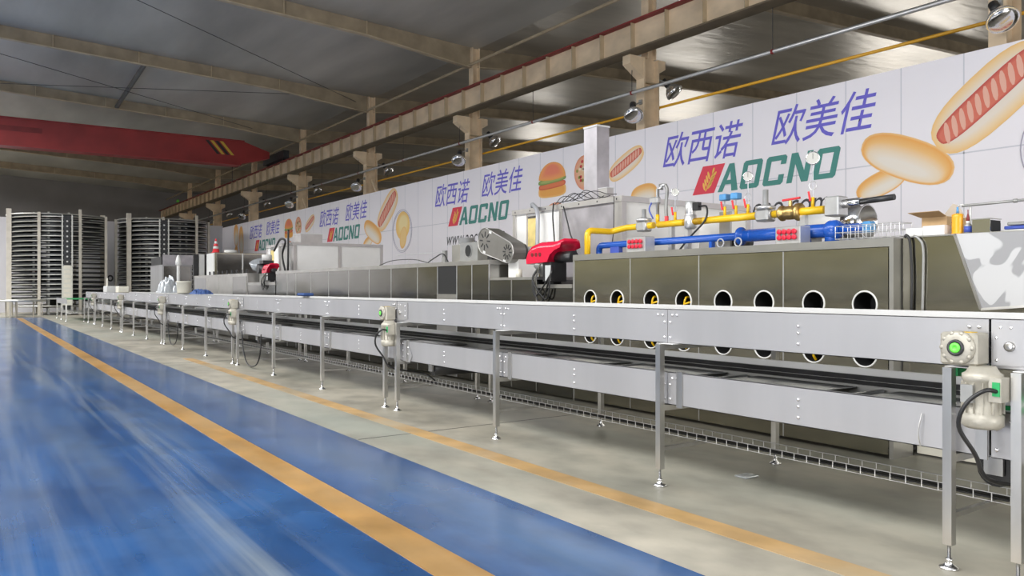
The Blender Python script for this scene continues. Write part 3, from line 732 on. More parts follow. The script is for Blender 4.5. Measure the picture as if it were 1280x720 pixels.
for i, k in enumerate(range(-1, 6)):
    y0 = JT[i]; y1 = JT[i]+6.98 if k < 5 else 40.6
    legs = [y0+.17, y0+2.33, y0+4.60, y1-.17] if k < 5 else [y0+.17, y0+2.0, y1-.17]
    t = make_section(y0, y1, LB[k], legs)
    if k >= 0:
        gear_motor(t, y0, k > 2)
    if k < 5:
        ye = y1
        MB().prism([(ye-.12, 1.10), (ye-.30, 1.12), (ye-.30, 1.32), (ye-.02, 1.32), (ye-.02, 1.10)], lambda p, q, d: (FX-.004-d, p, q), 0, .004).build('bearing_plate', 'panel_steel', t)
        bolts(FX-.008, [(ye-.24, 1.16), (ye-.24, 1.22), (ye-.24, 1.28)], t)
        MB().lathe((FX+.01, ye-.10, 1.20), (-1, 0, 0), [(0, .026), (.03, .026), (.035, .016), (.035, .001)], 16).build('bearing', 'leg_steel', t, True)
        MB().cyl((4.62, ye-.55, .53), (5.42, ye-.55, .53), .085, 18).build('return_drum', 'black_rubber', t, True)
        for x in (4.60, 5.43): B(x-.01, x+.01, ye-.60, ye-.50, .50, .68).build('drum_hanger', 'leg_steel', t)
        MB().prism([(ye-.10, .62), (ye-.36, .60), (ye-.42, .68), (ye-.30, .86), (ye-.10, .86)], lambda p, q, d: (FX-.004-d, p, q), 0, .004).build('bearing_plate', 'panel_steel', t)
        bolts(FX-.008, [(ye-.18, .66), (ye-.18, .74), (ye-.18, .82), (ye-.32, .70), (ye-.32, .78)], t)
    if k == -1:
        for z, mm in ((.862, 'green_belt'), (.888, 'white_plastic'), (.914, 'green_belt')): B(FX+.06, RX-.12, y1-.42, y1-.01, z, z+.022).build('belt_guide', mm, t)
    if k == 0:
        B(4.364, 4.80, y0+.138, y0+.149, 1.03, 1.073).build('belt_guide', 'green_belt', t)
        MB().cyl((4.70, y0+.10, .50), (5.30, y0+.10, .50), .10, 18).build('return_drum', 'black_rubber', t, True)
        for x in (4.68, 5.31): B(x-.01, x+.01, y0+.05, y0+.15, .47, .62).build('drum_hanger', 'leg_steel', t)
        hook = curve([(4.40, y0+.35, .80), (4.38, y0+.36, .70), (4.40, y0+.36, .62)], 4)
        MB().tube(hook, .004, 5).build('wire', 'galv', t)
# green belt cross conveyor at the end of the line
t = thing('cross_conveyor', 'low conveyor with a green belt between the spiral tower and the conveyor line', 'conveyor', (4.4, 43.2, 0))
B(3.7, 5.5, 41.0, 45.4, .98, 1.0).build('belt', 'green_belt', t)
for x in (3.66, 5.5): B(x, x+.04, 40.9, 45.5, .78, 1.02).build('side_panel', 'panel_steel', t)
for y in (41.0, 43.2, 45.4):
    for x in (3.68, 5.52):
        lg = B(x-.03, x+.03, y-.03, y+.03, .12, .80).build('leg', 'leg_steel', t); foot(x, y, t, lg)
    B(3.7, 5.5, y-.02, y+.02, .35, .39).build('cross_tube', 'leg_steel', t)

# wire mesh cable tray below the line
t = thing('cable_tray', 'wire mesh cable tray running low along the conveyor legs', 'cable tray', (4.85, 20, .3))
Y0, Y1 = -1.5, 38.0
for x, z in ((4.76, .302), (4.85, .302), (4.94, .302), (4.76, .35), (4.94, .35)):
    MB().cyl((x, Y0, z), (x, Y1, z), .0035, 5).build('long_wire', 'galv', t)
rg = None; y = .3; far = MB()
while y < Y1:
    if y < 24:
        if rg is None: rg = MB().tube([(4.76, 0, .352), (4.76, 0, .300), (4.94, 0, .300), (4.94, 0, .352)], .003, 4).build('rung', 'galv', t); rg.location = (0, y, 0)
        else:
            c = rg.copy(); col.objects.link(c); c.location = (0, y, 0)
    else: far.tube([(4.76, y, .352), (4.76, y, .300), (4.94, y, .300), (4.94, y, .352)], .003, 4)
    y += .1
tag(far.build('far_rungs', 'galv', t), kind='stuff')
cb = thing('tray_cables', 'black cables lying in the wire tray under the conveyor', 'cable', (4.85, 20, .31))
for dx, r in ((-.04, .007), (.0, .006), (.04, .007)):
    MB().tube(curve([(4.85+dx+.012*math.sin(i*2.1), Y0+i*1.9, .306+r) for i in range(21)], 3), r, 6).build('cable', 'black_rubber', cb, True)
# hanging black cable loops at three joints
for k, (y, lab) in enumerate(((16.0-.9, 'black cable loop hanging to the floor in front of the white enclosure'), (23.0-1.0, 'black cable loop hanging under the low steel body conveyor'))):
    MB().tube(curve([(4.39, y+.62, .66), (4.385, y+.5, .30), (4.38, y+.2, .06), (4.38, y-.3, .08), (4.385, y-.55, .30), (4.39, y-.6, .66)], 8), .013, 8).build('hanging_cable', 'black_rubber', None, True)
    tag(bpy.context.scene.collection.objects[-1], lab, 'cable', 'cable loops under the conveyor')
# floor clutter: folded sheet by the cable tray
tag(MB().rbox(5.05, 5.2, 4.15, 4.27, 0, .012, .004).build('paper_sheet', 'film_clear'), 'small pale folded sheet on the floor under the cable tray', 'paper')

# ================================================================ OVENS
OX = 6.70; OT = 1.94
def holed(m, y0, y1, z0, z1, x, holes):
    # rectangular sheet with round holes: each hole sits in its own cell
    def cell(a, b, c, d, h=None):
        if h is None: m.add([(x, a, c), (x, b, c), (x, b, d), (x, a, d)], [(0, 1, 2, 3)]); return
        hy, hz, r = h; an = sorted([2*PI*i/32 for i in range(32)]+[math.atan2(q-hz, p-hy) % (2*PI) for p in (a, b) for q in (c, d)])
        V = []
        for t in an:
            ct, s_ = math.cos(t), math.sin(t)
            k = min([v for v in ((b-hy)/ct if ct > 1e-9 else 9, (a-hy)/ct if ct < -1e-9 else 9, (d-hz)/s_ if s_ > 1e-9 else 9, (c-hz)/s_ if s_ < -1e-9 else 9)])
            V += [(x, hy+ct*k, hz+s_*k), (x, hy+ct*r, hz+s_*r)]
        n = len(an); m.add(V, [(2*i, 2*((i+1) % n), 2*((i+1) % n)+1, 2*i+1) for i in range(n)])
    zs = sorted(set(h[1] for h in holes)); yl = sorted(set(h[0] for h in holes)); r = holes[0][2]
    cuts = [y0]+[(p+q)/2 for p, q in zip(yl, yl[1:])]+[y1]
    zz = [z0]
    for z in zs: zz += [z-r-.06, z+r+.06]
    zz.append(z1)
    for i in range(len(yl)):
        for j in range(len(zz)-1):
            h = next((hh for hh in holes if hh[0] == yl[i] and zz[j] < hh[1] < zz[j+1]), None)
            cell(cuts[i], cuts[i+1], zz[j], zz[j+1], h)
ov = thing('gas_oven', 'polished steel tunnel oven with two rows of round burner ports', 'oven', (8.3, 6.2, 0))
MB().box(OX+.30, 9.8, 3.96, 8.36, .02, OT-.01).build('body', 'oven_dark', ov)
B(OX-.01, 9.8, 3.94, 8.38, OT-.075, OT).build('top_cap', 'oven_cap', ov)
B(OX-.012, OX+.30, 3.90, 3.94, 0, OT).build('end_flange', 'oven_cap', ov)
B(OX-.005, OX+.30, 8.36, 8.385, 0, OT-.076).build('end_flange', 'oven_cap', ov)
seams = [8.36, 7.27, 6.16, 5.05, 3.95]
ports_u = [738, 771.5, 814, 854.5, 904, 955, 1017, 1081]
py = sorted([PX(u, 380, OX).y for u in ports_u], reverse=True)
for i in range(4):
    y1, y0 = seams[i], seams[i+1]; hs = [(y, z, .118) for y in py[2*i:2*i+2] for z in (1.352, .905)]
    m = MB(); holed(m, y0+.006, y1-.006, .03, OT-.08, OX, hs)
    m.build('panel', 'oven_steel', ov)
    B(OX-.004, OX+.02, y1-.005, y1+.005, .03, OT-.08).build('seam_strip', 'galv', ov)
    for y, z, r in hs:
        ring = arc((OX-.002, y, z), r, 0, 2*PI, 32, (0, 1, 0), (0, 0, 1))[:-1]
        rm = MB().tube(ring, .0085, 6, True).build('port_ring', 'white_plastic', ov, True)
        MB().cyl((OX+.002, y, z), (OX+.29, y, z), r, 32, cap=False).build('sleeve', 'oven_inner', rm, True)
        MB().cyl((OX+.28, y, z), (OX+.29, y, z), r, 32).build('burner_end', 'oven_inner', rm)
for i, y in enumerate(py[:4]+[py[6]]):       # yellow flexible gas hoses inside the ports
    for z in ((1.352, .905) if i < 4 else (.905,)):
        MB().tube(curve([(OX+.27, y-.02, z+.02), (OX+.10, y+.02, z+.045), (OX+.05, y+.02, z+.02), (OX+.05, y+.035, z-.05), (OX+.08, y+.03, z-.10)], 6), .013, 6).tube(curve([(OX+.05, y+.03, z-.035), (OX+.06, y-.04, z-.015), (OX+.14, y-.10, z+.0)], 6), .012, 6).build('gas_hose', 'pipe_yellow', ov, True)
# continuation of the oven towards the unloading end
un = thing('oven_outfeed', 'dull grey steel outfeed body right of the ported oven', 'oven', (8.3, 1.0, 0))
MB().box(OX+.12, 9.8, -4.5, 3.89, .75, OT).build('body', 'oven_steel', un)
B(OX+.10, 9.8, -4.5, 3.89, OT, OT+.012).build('top_cap', 'oven_cap', un)
for y in (-4, -2, 0, 1.6, 2.6, 3.2, 3.5): B(OX+.2, OX+.26, y, y+.06, 0, .75).build('leg', 'leg_steel', un)
B(OX+.35, OX+.37, -4.5, 3.89, .02, .75).build('skirt', 'cream_box', un)
MB().tube(curve([PX(1131, 297, 6.8), PX(1133, 294, 6.80), PX(1137, 300, 6.79), PX(1139, 320, 6.795), PX(1140, 350, 6.795), PX(1139, 392, 6.795)], 6), .012, 8).build('cable', 'black_rubber', un, True)
MB().tube(curve([PX(1142, 295, 6.8), PX(1148, 298, 6.80), PX(1154, 310, 6.80), PX(1154, 350, 6.80), PX(1153, 392, 6.80)], 6), .012, 8).build('cable', 'motor_grey', un, True)
# film wrapped slanting cover
fp = thing('film_wrapped_cover', 'slanting steel cover panel wrapped in protective film with painted wavy reflections', 'panel', (6.6, 2, 1.3))
q = [PX(1195, 293, 6.70), PX(1228, 387, 6.62), PX(1330, 380, 6.66), PX(1330, 287, 6.70)]
nrm = (q[1]-q[0]).cross(q[3]-q[0]).normalized()
MB().add([p+nrm*d for d in (0, .02) for p in q], [(0, 1, 2, 3), (7, 6, 5, 4), (0, 4, 5, 1), (1, 5, 6, 2), (2, 6, 7, 3), (3, 7, 4, 0)]).build('sheet', 'film_reflection', fp)
MB().bar(q[1]+nrm*.02, q[2]+nrm*.02, .02, .02).build('edge_strip', 'leg_steel', fp)
MB().bar(q[0]+nrm*.02, q[1]+nrm*.02, .02, .02).build('edge_strip', 'leg_steel', fp)

# middle gap: low bodies between the two ovens
lo = thing('oven_bridge', 'low stepped steel body below the red burner and belt guard', 'oven', (8, 9.4, 0))
m = MB().box(OX, 7.55, 9.22, 10.44, .02, 1.62); m.build('body', 'oven_dark', lo)
B(OX-.006, 7.55, 9.2, 10.44, 1.62, 1.66).build('top_cap', 'oven_cap', lo)
m = MB().box(OX, 7.55, 8.40, 9.20, .02, 1.50); m.build('body', 'oven_dark', lo)
B(OX-.006, 7.55, 8.40, 9.20, 1.50, 1.55).build('top_cap', 'oven_cap', lo)
for y in (9.22, 9.85): B(OX-.004, OX, y-.01, y+.01, .03, 1.62).build('seam_strip', 'oven_cap', lo)
# second oven
o2 = thing('panelled_oven', 'long dark steel tunnel oven with upright panel seams in front of the white enclosure', 'oven', (8, 15.6, 0))
B(OX+.02, 7.5, 10.48, 11.6, .02, OT-.01).build('body', 'oven_dark', o2)
B(OX+.02, 9.8, 11.6, 20.82, .02, OT-.01).build('body', 'oven_dark', o2)
MB().box(OX-.008, 7.5, 10.46, 11.6, OT-.07, OT).box(OX-.008, 9.8, 11.6, 20.85, OT-.07, OT).build('top_cap', 'oven_cap', o2)
sm = [10.47, 10.98, 11.46, 12.12, 12.86, 13.94, 14.95, 16.0, 17.14, 18.25, 19.3, 19.95, 20.84]
for i, (p, q) in enumerate(zip(sm, sm[1:])):
    if i == 2: B(OX+.012, OX+.02, p+.008, q-.008, 1.40, OT-.075).build('window_pane', 'oven_inner', o2); B(OX-.02, OX+.02, p+.008, q-.008, .03, 1.395).build('panel', 'oven_cap', o2)
    else: B(OX, OX+.02, p+.008, q-.008, .03, OT-.075).build('panel', 'oven_dark', o2)
    B(OX-.006, OX+.01, p-.007, p+.007, .03, OT-.072).build('seam_strip', 'galv', o2)

# white panelled enclosures behind the ovens
def enclosure(y0, y1, label, film):
    t = thing('fan_enclosure', label, 'enclosure', (9, (y0+y1)/2, 0), 'white enclosures behind the ovens')
    x0, x1, zt = 7.6, 10.35, 2.80; w = .09
    zb = OT+.012 if True else 0
    for x in (x0, (x0+x1)/2-.05, x1-w):
        B(x, x+w, y0, y0+w, .02, zt-.08).build('frame_post', 'enclosure_frame', t)
    for y in (y0+w, (y0+y1)/2, y1-w): B(x0, x0+w, y, y+w*.9, .02, zt-.08).build('frame_post', 'enclosure_frame', t)
    MB().box(x0-.01, x1, y0-.01, y0+w, zt-.08, zt).box(x0-.01, x0+w, y0+w, y1, zt-.08, zt).build('frame_top', 'enclosure_frame', t)
    xm = (x0+x1)/2-.05
    B(x0+w, xm, y0+.03, y0+.06, .05, zt-.08).build('panel', 'enclosure_white', t)
    B(xm+w, x1-w, y0+.03, y0+.06, .05, zt-.08).build('panel', 'enclosure_white', t)
    ys = [y0+2*w, (y0+y1)/2, (y0+y1)/2+w, y1-w]
    B(x0+.03, x0+.06, ys[0], ys[1], .05, zt-.08).build('panel', 'film_grey' if film else 'oven_cap', t)
    mid = ys[2]+(ys[3]-ys[2])*.45
    B(x0+.03, x0+.06, ys[2], mid, .05, zt-.08).build('panel', 'enclosure_white', t)
    B(x0+.05, x0+.06, mid, mid+.36, .05, zt-.16).build('panel', 'insulation_yellow', t)
    B(x0+.03, x0+.06, mid+.38, ys[3], .05, zt-.08).build('panel', 'enclosure_white', t)
    B(x0+.06, x1, y0+.06, y1-.02, zt-.12, zt-.09).build('roof_sheet', 'enclosure_white', t)
    for k in range(7):
        y = y0+.1+k*(y1-y0-.2)/6; MB().cyl((x0-.012, y, zt-.04), (x0-.009, y, zt-.04), .014, 8).build('bolt_hole', 'black_paint', t)
    return t
enclosure(8.42, 11.15, 'white panel enclosure with film covered side behind the red burner', True)
enclosure(22.1, 24.6, 'white two panel enclosure standing behind the dark panelled oven', False)
# chimney duct on the nearer enclosure, vent boxes
dc = thing('exhaust_duct', 'tall film covered square exhaust duct rising in front of the banner', 'duct', (8.5, 9, 2.8))
p = PX(745, 250, 8.3); h0 = 2.802
B(8.3, 8.56, p.y-.02, p.y+.30, 2.712, PX(745, 158, 8.3).z).build('shaft', 'film_grey', dc)
B(8.26, 8.60, p.y-.06, p.y+.34, 2.712, 2.76).build('collar', 'enclosure_frame', dc)
B(8.29, 8.57, p.y-.03, p.y+.31, PX(745, 158, 8.3).z, PX(745, 158, 8.3).z+.03).build('rim', 'rail_steel', dc)
dc = thing('vent_box', 'small steel vent box beside the tall exhaust duct', 'vent', (7.8, 9, 2.7)); 
B(7.75, 7.87, 8.90, 9.10, 2.712, 2.97).build('box', 'enclosure_frame', dc); B(7.74, 7.88, 8.89, 9.11, 2.97, 2.98).build('lid', 'rail_steel', dc)
dc = thing('vent_box', 'grey vent box on top of the far white enclosure', 'vent', (8.2, 22.9, 2.7))
B(7.95, 8.6, 22.5, 23.1, 2.712, 3.06).build('box', 'enclosure_frame', dc); B(7.93, 8.62, 22.48, 23.12, 3.06, 3.08).build('lid', 'rail_steel', dc)
# wires over the enclosure roof
wr = thing('loose_wires', 'tangle of thin black wires over the nearer enclosure roof edge', 'wire', (7.7, 9.5, 2.8))
for k in range(6):
    random.seed(40+k)
    MB().tube(curve([(7.62+.02*k, 8.55+.16*k+.2*i, 2.81+.05*random.random()+(.10 if i in (2, 3) else 0)) for i in range(6)], 5), .006, 5).build('wire', 'black_rubber', wr, True)
MB().tube(curve([(7.57, 8.55, 2.80), (7.55, 8.53, 2.6), (7.56, 8.55, 2.3), (7.55, 8.6, 1.98)], 5), .007, 5).build('wire', 'black_rubber', wr, True)
MB().tube(curve([(7.56, 9.95, 2.82), (7.53, 9.93, 2.6), (7.54, 9.9, 2.2), (7.53, 9.88, 1.68)], 5), .012, 6).build('wire', 'black_rubber', wr, True)
MB().tube(curve([(7.56, 9.7, 2.75), (7.52, 9.55, 2.5), (7.5, 9.45, 2.3), (7.5, 9.33, 2.1), (7.5, 9.28, 1.68)], 5), .012, 6).build('wire', 'black_rubber', wr, True)
tag(MB().tube(curve([(7.45, 10.25, 1.665), (7.45, 10.22, 2.4), (7.5, 10.3, 2.72), (7.62, 10.6, 2.86), (7.8, 10.8, 2.81), (8.0, 10.9, 2.75)], 6), .035, 10).build('flexible_hose', 'hose_grey', None, True), 'thick grey flexible hose arching over the enclosure edge', 'hose')

# belt guard with fan drive
bg_ = thing('belt_guard', 'oval steel belt guard with radial slots next to the red burner', 'guard', (6.95, 10.6, 1.9))
A = PX(606, 301, 6.85); Bc = PX(634, 315, 6.85)
ax = (Bc-A); L = ax.length; ax.normalize(); nz = Vector((1, 0, 0)); up = nz.cross(ax).normalized()
if up.z < 0: up = -up
R1, R2 = .205, .165
pl = [(-R1*math.sin(t), R1*math.cos(t)) for t in [PI*i/14 for i in range(15)]]+[(L+R2*math.sin(t), -R2*math.cos(t)) for t in [PI*i/14 for i in range(15)]]
fn = lambda a, b, d: A+ax*a+up*b+Vector((d, 0, 0))
shell = MB().prism(pl, fn, 0, .24).build('shell', 'guard_grey', bg_)
rim = [fn(a, b, 0) for a, b in pl]; MB().tube(rim, .010, 6, True).build('rim', 'leg_steel', bg_, True)
for cpt, r, n in ((0, R1, 8), (L, R2, 10)):
    for k in range(n):
        a = 2*PI*k/n+.2; d = Vector((math.cos(a), math.sin(a)))
        MB().bar(fn(cpt+d.x*r*.32, d.y*r*.32, -.002), fn(cpt+d.x*r*.72, d.y*r*.72, -.002), .02, .006, (1, 0, 0)).build('slot', 'black_paint', shell)
for a, b in ((.04, -.18), (.12, .17), (L-.03, -.155)): MB().prism([(a-.035, b-.02), (a+.035, b-.02), (a+.035, b+.02), (a-.035, b+.02)], fn, -.004, 0).build('label', 'paper', shell)
MB().cyl(fn(L, 0, .24), fn(L, 0, .50), .10, 18).build('fan_motor', 'galv', bg_, True)
MB().cyl(fn(L, 0, .24), fn(L, 0, .30), .14, 18).build('motor_flange', 'black_paint', bg_, True)
z0 = A.z-.25
B(6.98, 7.36, Bc.y-.12, Bc.y+.16, 1.662, Bc.z-.105).build('stand', 'enclosure_white', bg_)
B(6.87, 7.07, A.y-.18, A.y-.05, OT+.002, A.z-.17).build('stand', 'black_paint', bg_)
MB().cyl((6.86, Bc.y-.3, 1.662), (6.86, Bc.y-.3, 1.78), .05, 14).build('knob', 'cream_box', bg_, True)
# inlet boxes on the second oven
ib = thing('inlet_box', 'grey steel box with a round black opening on the oven roof', 'box', (7.1, 11.4, OT))
a = PX(575, 326, 6.95); b = PX(597, 302, 6.95)
x0 = 6.95; yA = PX(597, 320, x0).y; yB = PX(575, 320, x0).y; zT = b.z
B(x0, x0+.45, yA, yB, OT+.002, zT).build('body', 'motor_grey', ib)
cy_ = (yA+yB)/2; cz_ = (OT+zT)/2+.02
MB().cyl((x0-.012, cy_, cz_), (x0-.001, cy_, cz_), .10, 20).build('opening', 'oven_inner', ib)
MB().tube(arc((x0-.006, cy_, cz_), .102, 0, 2*PI, 24, (0, 1, 0), (0, 0, 1))[:-1], .008, 6, True).build('rim', 'motor_grey', ib, True)
B(x0+.05, x0+.40, yB+.002, yB+.36, OT+.002, zT-.02).build('side_box', 'oven_cap', ib)
MB().lathe((x0+.2, yB+.12, zT-.02), (0, 0, 1), [(0, .15), (.01, .15), (.012, .13), (.12, .13), (.125, .001)], 20).build('cap', 'galv', ib, True)
vs_ = thing('oven_fittings', 'thin rods, valve and hose on the dark oven roof', 'fitting', (7, 12.5, OT))
B(6.95, 7.0, 12.30, 12.40, OT+.002, OT+.22).build('post', 'motor_grey', vs_)
MB().cyl((6.97, 12.40, OT+.19), (6.97, 14.2, OT+.20), .006, 6).build('rod', 'galv', vs_)
MB().tube(curve([(6.92, 12.9, OT+.012), (6.91, 12.6, OT+.1), (6.91, 12.3, OT+.16), (6.95, 12.18, OT+.012)], 6), .010, 6).build('hose', 'black_rubber', vs_, True)
MB().tube(curve([(6.9, 14.9, OT+.015), (6.95, 14.4, OT+.10), (7.0, 13.6, OT+.10), (7.0, 13.0, OT+.02)], 6), .008, 6).build('hose', 'black_rubber', vs_, True)
for k in range(5): MB().cyl((7.3, 12.6+k*.45, OT), (7.3, 12.6+k*.45, OT+.12), .008, 6).build('pin', 'galv', vs_)
tag(MB().rbox(5.46, 5.68, 15.3, 15.7, 1.3405, 1.40, .02).build('folded_cloth', 'cloth_blue'), 'folded blue cloth on the conveyor edge before the dark oven', 'cloth')

# red burner
def burner(y, x, z, s, label, zf):
    t = thing('gas_burner', label, 'burner', (x, y, z), 'red burners')
    prof = [(-.34, .0), (-.35, .08), (-.31, .18), (-.22, .245), (-.08, .275), (.08, .275), (.24, .275), (.37, .30), (.38, .265), (.26, .22), (.16, .14), (.10, .02)]
    n = len(prof); W = [(-.16, .70), (-.145, .92), (-.09, 1.0), (.09, 1.0), (.145, .92), (.16, .70)]; V = []; F = []
    for dx, k in W:
        for a, b in prof: V.append((x+dx*s, y-a*s*(.9+.1*k), z+.02*s+(b-.02)*k*s))
    for i in range(len(W)-1):
        for j in range(n): F.append((i*n+j, i*n+(j+1) % n, (i+1)*n+(j+1) % n, (i+1)*n+j))
    F += [tuple(range(n)), tuple((len(W)-1)*n+j for j in range(n))[::-1]]
    cv = MB().add(V, F).build('cover', 'burner_red', t, True)
    for k in range(3):
        MB().cyl((x-.166*s, y+(.20-.08*k)*s, z+.115*s), (x-.14*s, y+(.20-.08*k)*s, z+.12*s), .026*s, 10).build('vent_hole', 'rail_red', cv)
    MB().lathe((x, y+.14*s, z+.02*s), (0, 0, -1), [(0, .15*s), (.05*s, .15*s), (.10*s, .11*s), (.16*s, .06*s), (.17*s, .01)], 18).build('fan_casing', 'motor_grey', t, True)
    B(x-.12*s, x+.12*s, y-.14*s, y+.03*s, max(z-.30*s, zf+.04), z+.02*s).build('body', 'black_paint', t)
    B(x-.13*s, x-.122*s, y-.14*s, y-.03*s, max(z-.27*s, zf+.05), z-.02*s).build('tag', 'tag_grey', t)
    MB().cyl((x, y-.12*s, z+.08*s), (x, y-.44*s, z+.08*s), .07*s, 14).build('blast_tube', 'black_paint', t, True)
    MB().cyl((x-.13*s, y+.07*s, z+.0), (OX-.04, y+.16*s, z-.26*s), .012*s, 8).build('lever', 'chrome', t)
    for k, (dy, dz) in enumerate(((.0, -.50), (-.12, -.44), (.10, -.40))):
        MB().tube(curve([(x-.12*s, y-.17*s, z-.05*s), (OX-.05, y-.20*s, z-.14*s), (OX-.05, y+dy*s, z+dz*s), (OX-.05, y+.17*s, z-.20*s), (x-.13*s, y+.08*s, z-.02*s)], 7), .011*s, 7).build('hose', 'black_rubber', t, True)
    B(x-.02*s, x+.10*s, y-.06*s, y+.04*s, zf, max(z-.30*s, zf+.04)).build('support', 'black_paint', t)
    return t
bp_ = PX(690, 330, 6.85)
burner(bp_.y, 6.85, bp_.z+.0, 1.13, 'glossy red gas burner with black hoses beside the oval belt guard', 1.551)
bp2 = PX(338, 345, 6.85)
burner(bp2.y, 6.85, 1.90, .9, 'red gas burner at the far end of the dark panelled oven', 1.661)

# ---------------------------------------------------------------- gas train on the ported oven
gp = thing('gas_pipe', 'yellow gas pipe with valves running above the ported oven', 'pipe', (7.32, 6, OT))
ZY = 2.31; XA, XB = 6.86, 7.32
path = [(XA, 8.28, OT+.002), (XA, 8.28, 2.20)]+arc((XA+.07, 8.28, 2.20), .07, PI, PI/2, 5, (1, 0, 0), (0, 0, 1))+[(XB-.07, 8.28, 2.27)]
path += [(XB-.03, 8.27, 2.275), (XB, 8.2, 2.29), (XB, 8.0, ZY), (XB, 7.5, ZY)]
MB().tube(path, .042, 12).build('pipe', 'pipe_yellow', gp, True)
MB().cyl((XB, 7.42, ZY), (XB, 6.65, ZY), .042, 12).build('pipe', 'pipe_yellow', gp, True)
def yv(u): return PX(u, 280, XB).y
MB().cyl((XB, yv(868), ZY), (XB, yv(946), ZY), .042, 12).build('pipe', 'pipe_yellow', gp, True)
MB().cyl((XB, yv(967), ZY), (XB, yv(1031), ZY), .042, 12).build('pipe', 'pipe_yellow', gp, True)
MB().cyl((XB, yv(855), ZY), (XB, 6.65, ZY), .042, 12).build('pipe', 'pipe_yellow', gp, True)
def regulator(u, r, h, name):
    y = yv(u)
    a = MB().rbox(XB-r, XB+r, y-r, y+r, ZY-.075, ZY+.06, .02).build(name, 'galv', gp)
    MB().lathe((XB, y, ZY+.06), (0, 0, 1), [(0, r*1.25), (.02, r*1.3), (.035, r*1.25), (.045, r*.6), (.06, r*.36), (h, r*.36), (h+.005, .001)], 18).build('cap', 'galv', a, True)
    MB().cyl((XB, y-r*1.2, ZY), (XB, y+r*1.2, ZY), .06, 14).build('union', 'galv', a, True)
regulator(805, .08, .16, 'filter'); regulator(957, .085, .22, 'regulator')
y = yv(863); sv = MB().lathe((XB, y, ZY-.09), (0, 0, 1), [(0, .05), (.02, .075), (.17, .075), (.18, .06), (.19, .065), (.33, .065), (.34, .05)], 18).build('solenoid', 'galv', gp, True)
B(XB-.03, XB+.03, y-.15, y-.06, ZY+.13, ZY+.23).build('plug', 'black_paint', sv)
MB().tube(curve([(XB, y-.15, ZY+.18), (XB, y-.26, ZY+.16), (XB-.05, y-.28, ZY), (XB-.12, y-.10, ZY-.2), (XB-.15, y+.05, OT+.01)], 6), .012, 7).build('cable', 'black_rubber', sv, True)
# ball valve with red handle
y = yv(988); bv = MB().lathe((XB, y+.14, ZY), (0, -1, 0), [(0, .06), (.03, .085), (.05, .085), (.06, .055), (.10, .075), (.18, .075), (.22, .055), (.23, .095), (.27, .095), (.28, .05)], 16).build('ball_valve', 'brass', gp, True)
MB().cyl((XB, y, ZY+.05), (XB, y, ZY+.13), .02, 8).build('stem', 'brass', bv)
MB().cyl((XB, y+.10, ZY+.14), (XB, y-.12, ZY+.15), .013, 8).build('handle', 'valve_red', bv)
# end block and black tail
y = yv(1043); eb = MB().rbox(XB-.09, XB+.09, y-.10, y+.06, ZY-.08, ZY+.12, .012).build('end_block', 'galv', gp)
MB().cyl((XB, y-.10, ZY+.04), (XB, y-.30, ZY+.045), .045, 12).build('union', 'chrome', eb, True)
MB().cyl((XB, y-.28, ZY+.045), (XB, y-.64, ZY+.06), .03, 12).build('tail_pipe', 'black_paint', eb, True)
# gauges, cocks and pressure switches on the pipe
def cock(u, h, top, gr=.05):
    y = yv(u); s = MB().cyl((XB, y, ZY+.03), (XB, y, ZY+.14), .018, 8).build('stub', 'pipe_yellow', gp, True)
    MB().cyl((XB-.03, y+.01, ZY+.10), (XB-.03, y+.03, ZY+.20), .012, 6).build('cock_handle', 'valve_red', s)
    MB().cyl((XB, y, ZY+.14), (XB, y, ZY+h), .007, 6).build('stem', 'hose_grey', s)
    if top == 'gauge':
        c = Vector((XB, y, ZY+h+gr)); d = Vector((-.75, -.55, 0)).normalized()
        MB().lathe(c-d*.03, d, [(0, gr*.9), (.01, gr), (.05, gr), (.052, gr*.88), (.046, gr*.86)], 20).build('gauge_body', 'chrome', s, True)
        MB().lathe(c+d*.0165, d, [(0, gr*.86), (.001, gr*.86)], 20).build('dial', 'gauge_face', s)
        MB().bar(c+d*.018+Vector((0, 0, -.01)), c+d*.018+Vector((0, 0, gr*.7)), .004, .002, d).build('needle', 'black_paint', s)
        MB().tube(arc((XB, y, ZY+h*.55), .045, 0, 2*PI, 14, (0, 1, 0), (0, 0, 1))[:-1], .004, 5, True).build('coil', 'galv', s)
    elif top == 'switch':
        MB().rbox(XB-.05, XB+.05, y-.05, y+.05, ZY+h, ZY+h+.075, .01).build('switch_box', 'valve_blue', s)
cock(844, .34, 'gauge', .05); cock(906, .21, 'switch'); cock(920, .21, 'switch'); cock(935, .40, 'gauge', .055); cock(1016, .48, 'gauge', .07)
y = yv(822)
MB().tube([(XB, y, ZY), (XB, y, ZY+.46)]+arc((XB, y-.04, ZY+.46), .04, PI, PI/2, 4, (0, 1, 0), (0, 0, 1))+[(XB, y-.14, ZY+.50)], .022, 10).build('riser', 'galv', gp, True)
MB().cyl((XB, y, ZY+.03), (XB, y, ZY+.13), .026, 10).build('stub', 'pipe_yellow', gp, True)
MB().rbox(XB-.04, XB+.04, y-.03, y+.12, ZY+.27, ZY+.36, .015).build('valve_body', 'galv', gp)
MB().tube(curve([(XB, y-.14, ZY+.50), (XB, y-.17, ZY+.42), (XB, y-.15, ZY+.25), (XB, y-.16, ZY+.05)], 6), .022, 8).build('hose', 'motor_grey', gp, True)
MB().cyl((XB, y-.16, ZY+.03), (XB, y-.16, ZY+.10), .026, 8).build('fitting', 'valve_red', gp)
MB().tube(curve([(XB-.03, y+.07, ZY+.3), (XB-.05, y+.1, ZY+.2), (XB-.03, y+.05, ZY+.08)], 5), .010, 6).build('lever', 'tray_blue', gp, True)
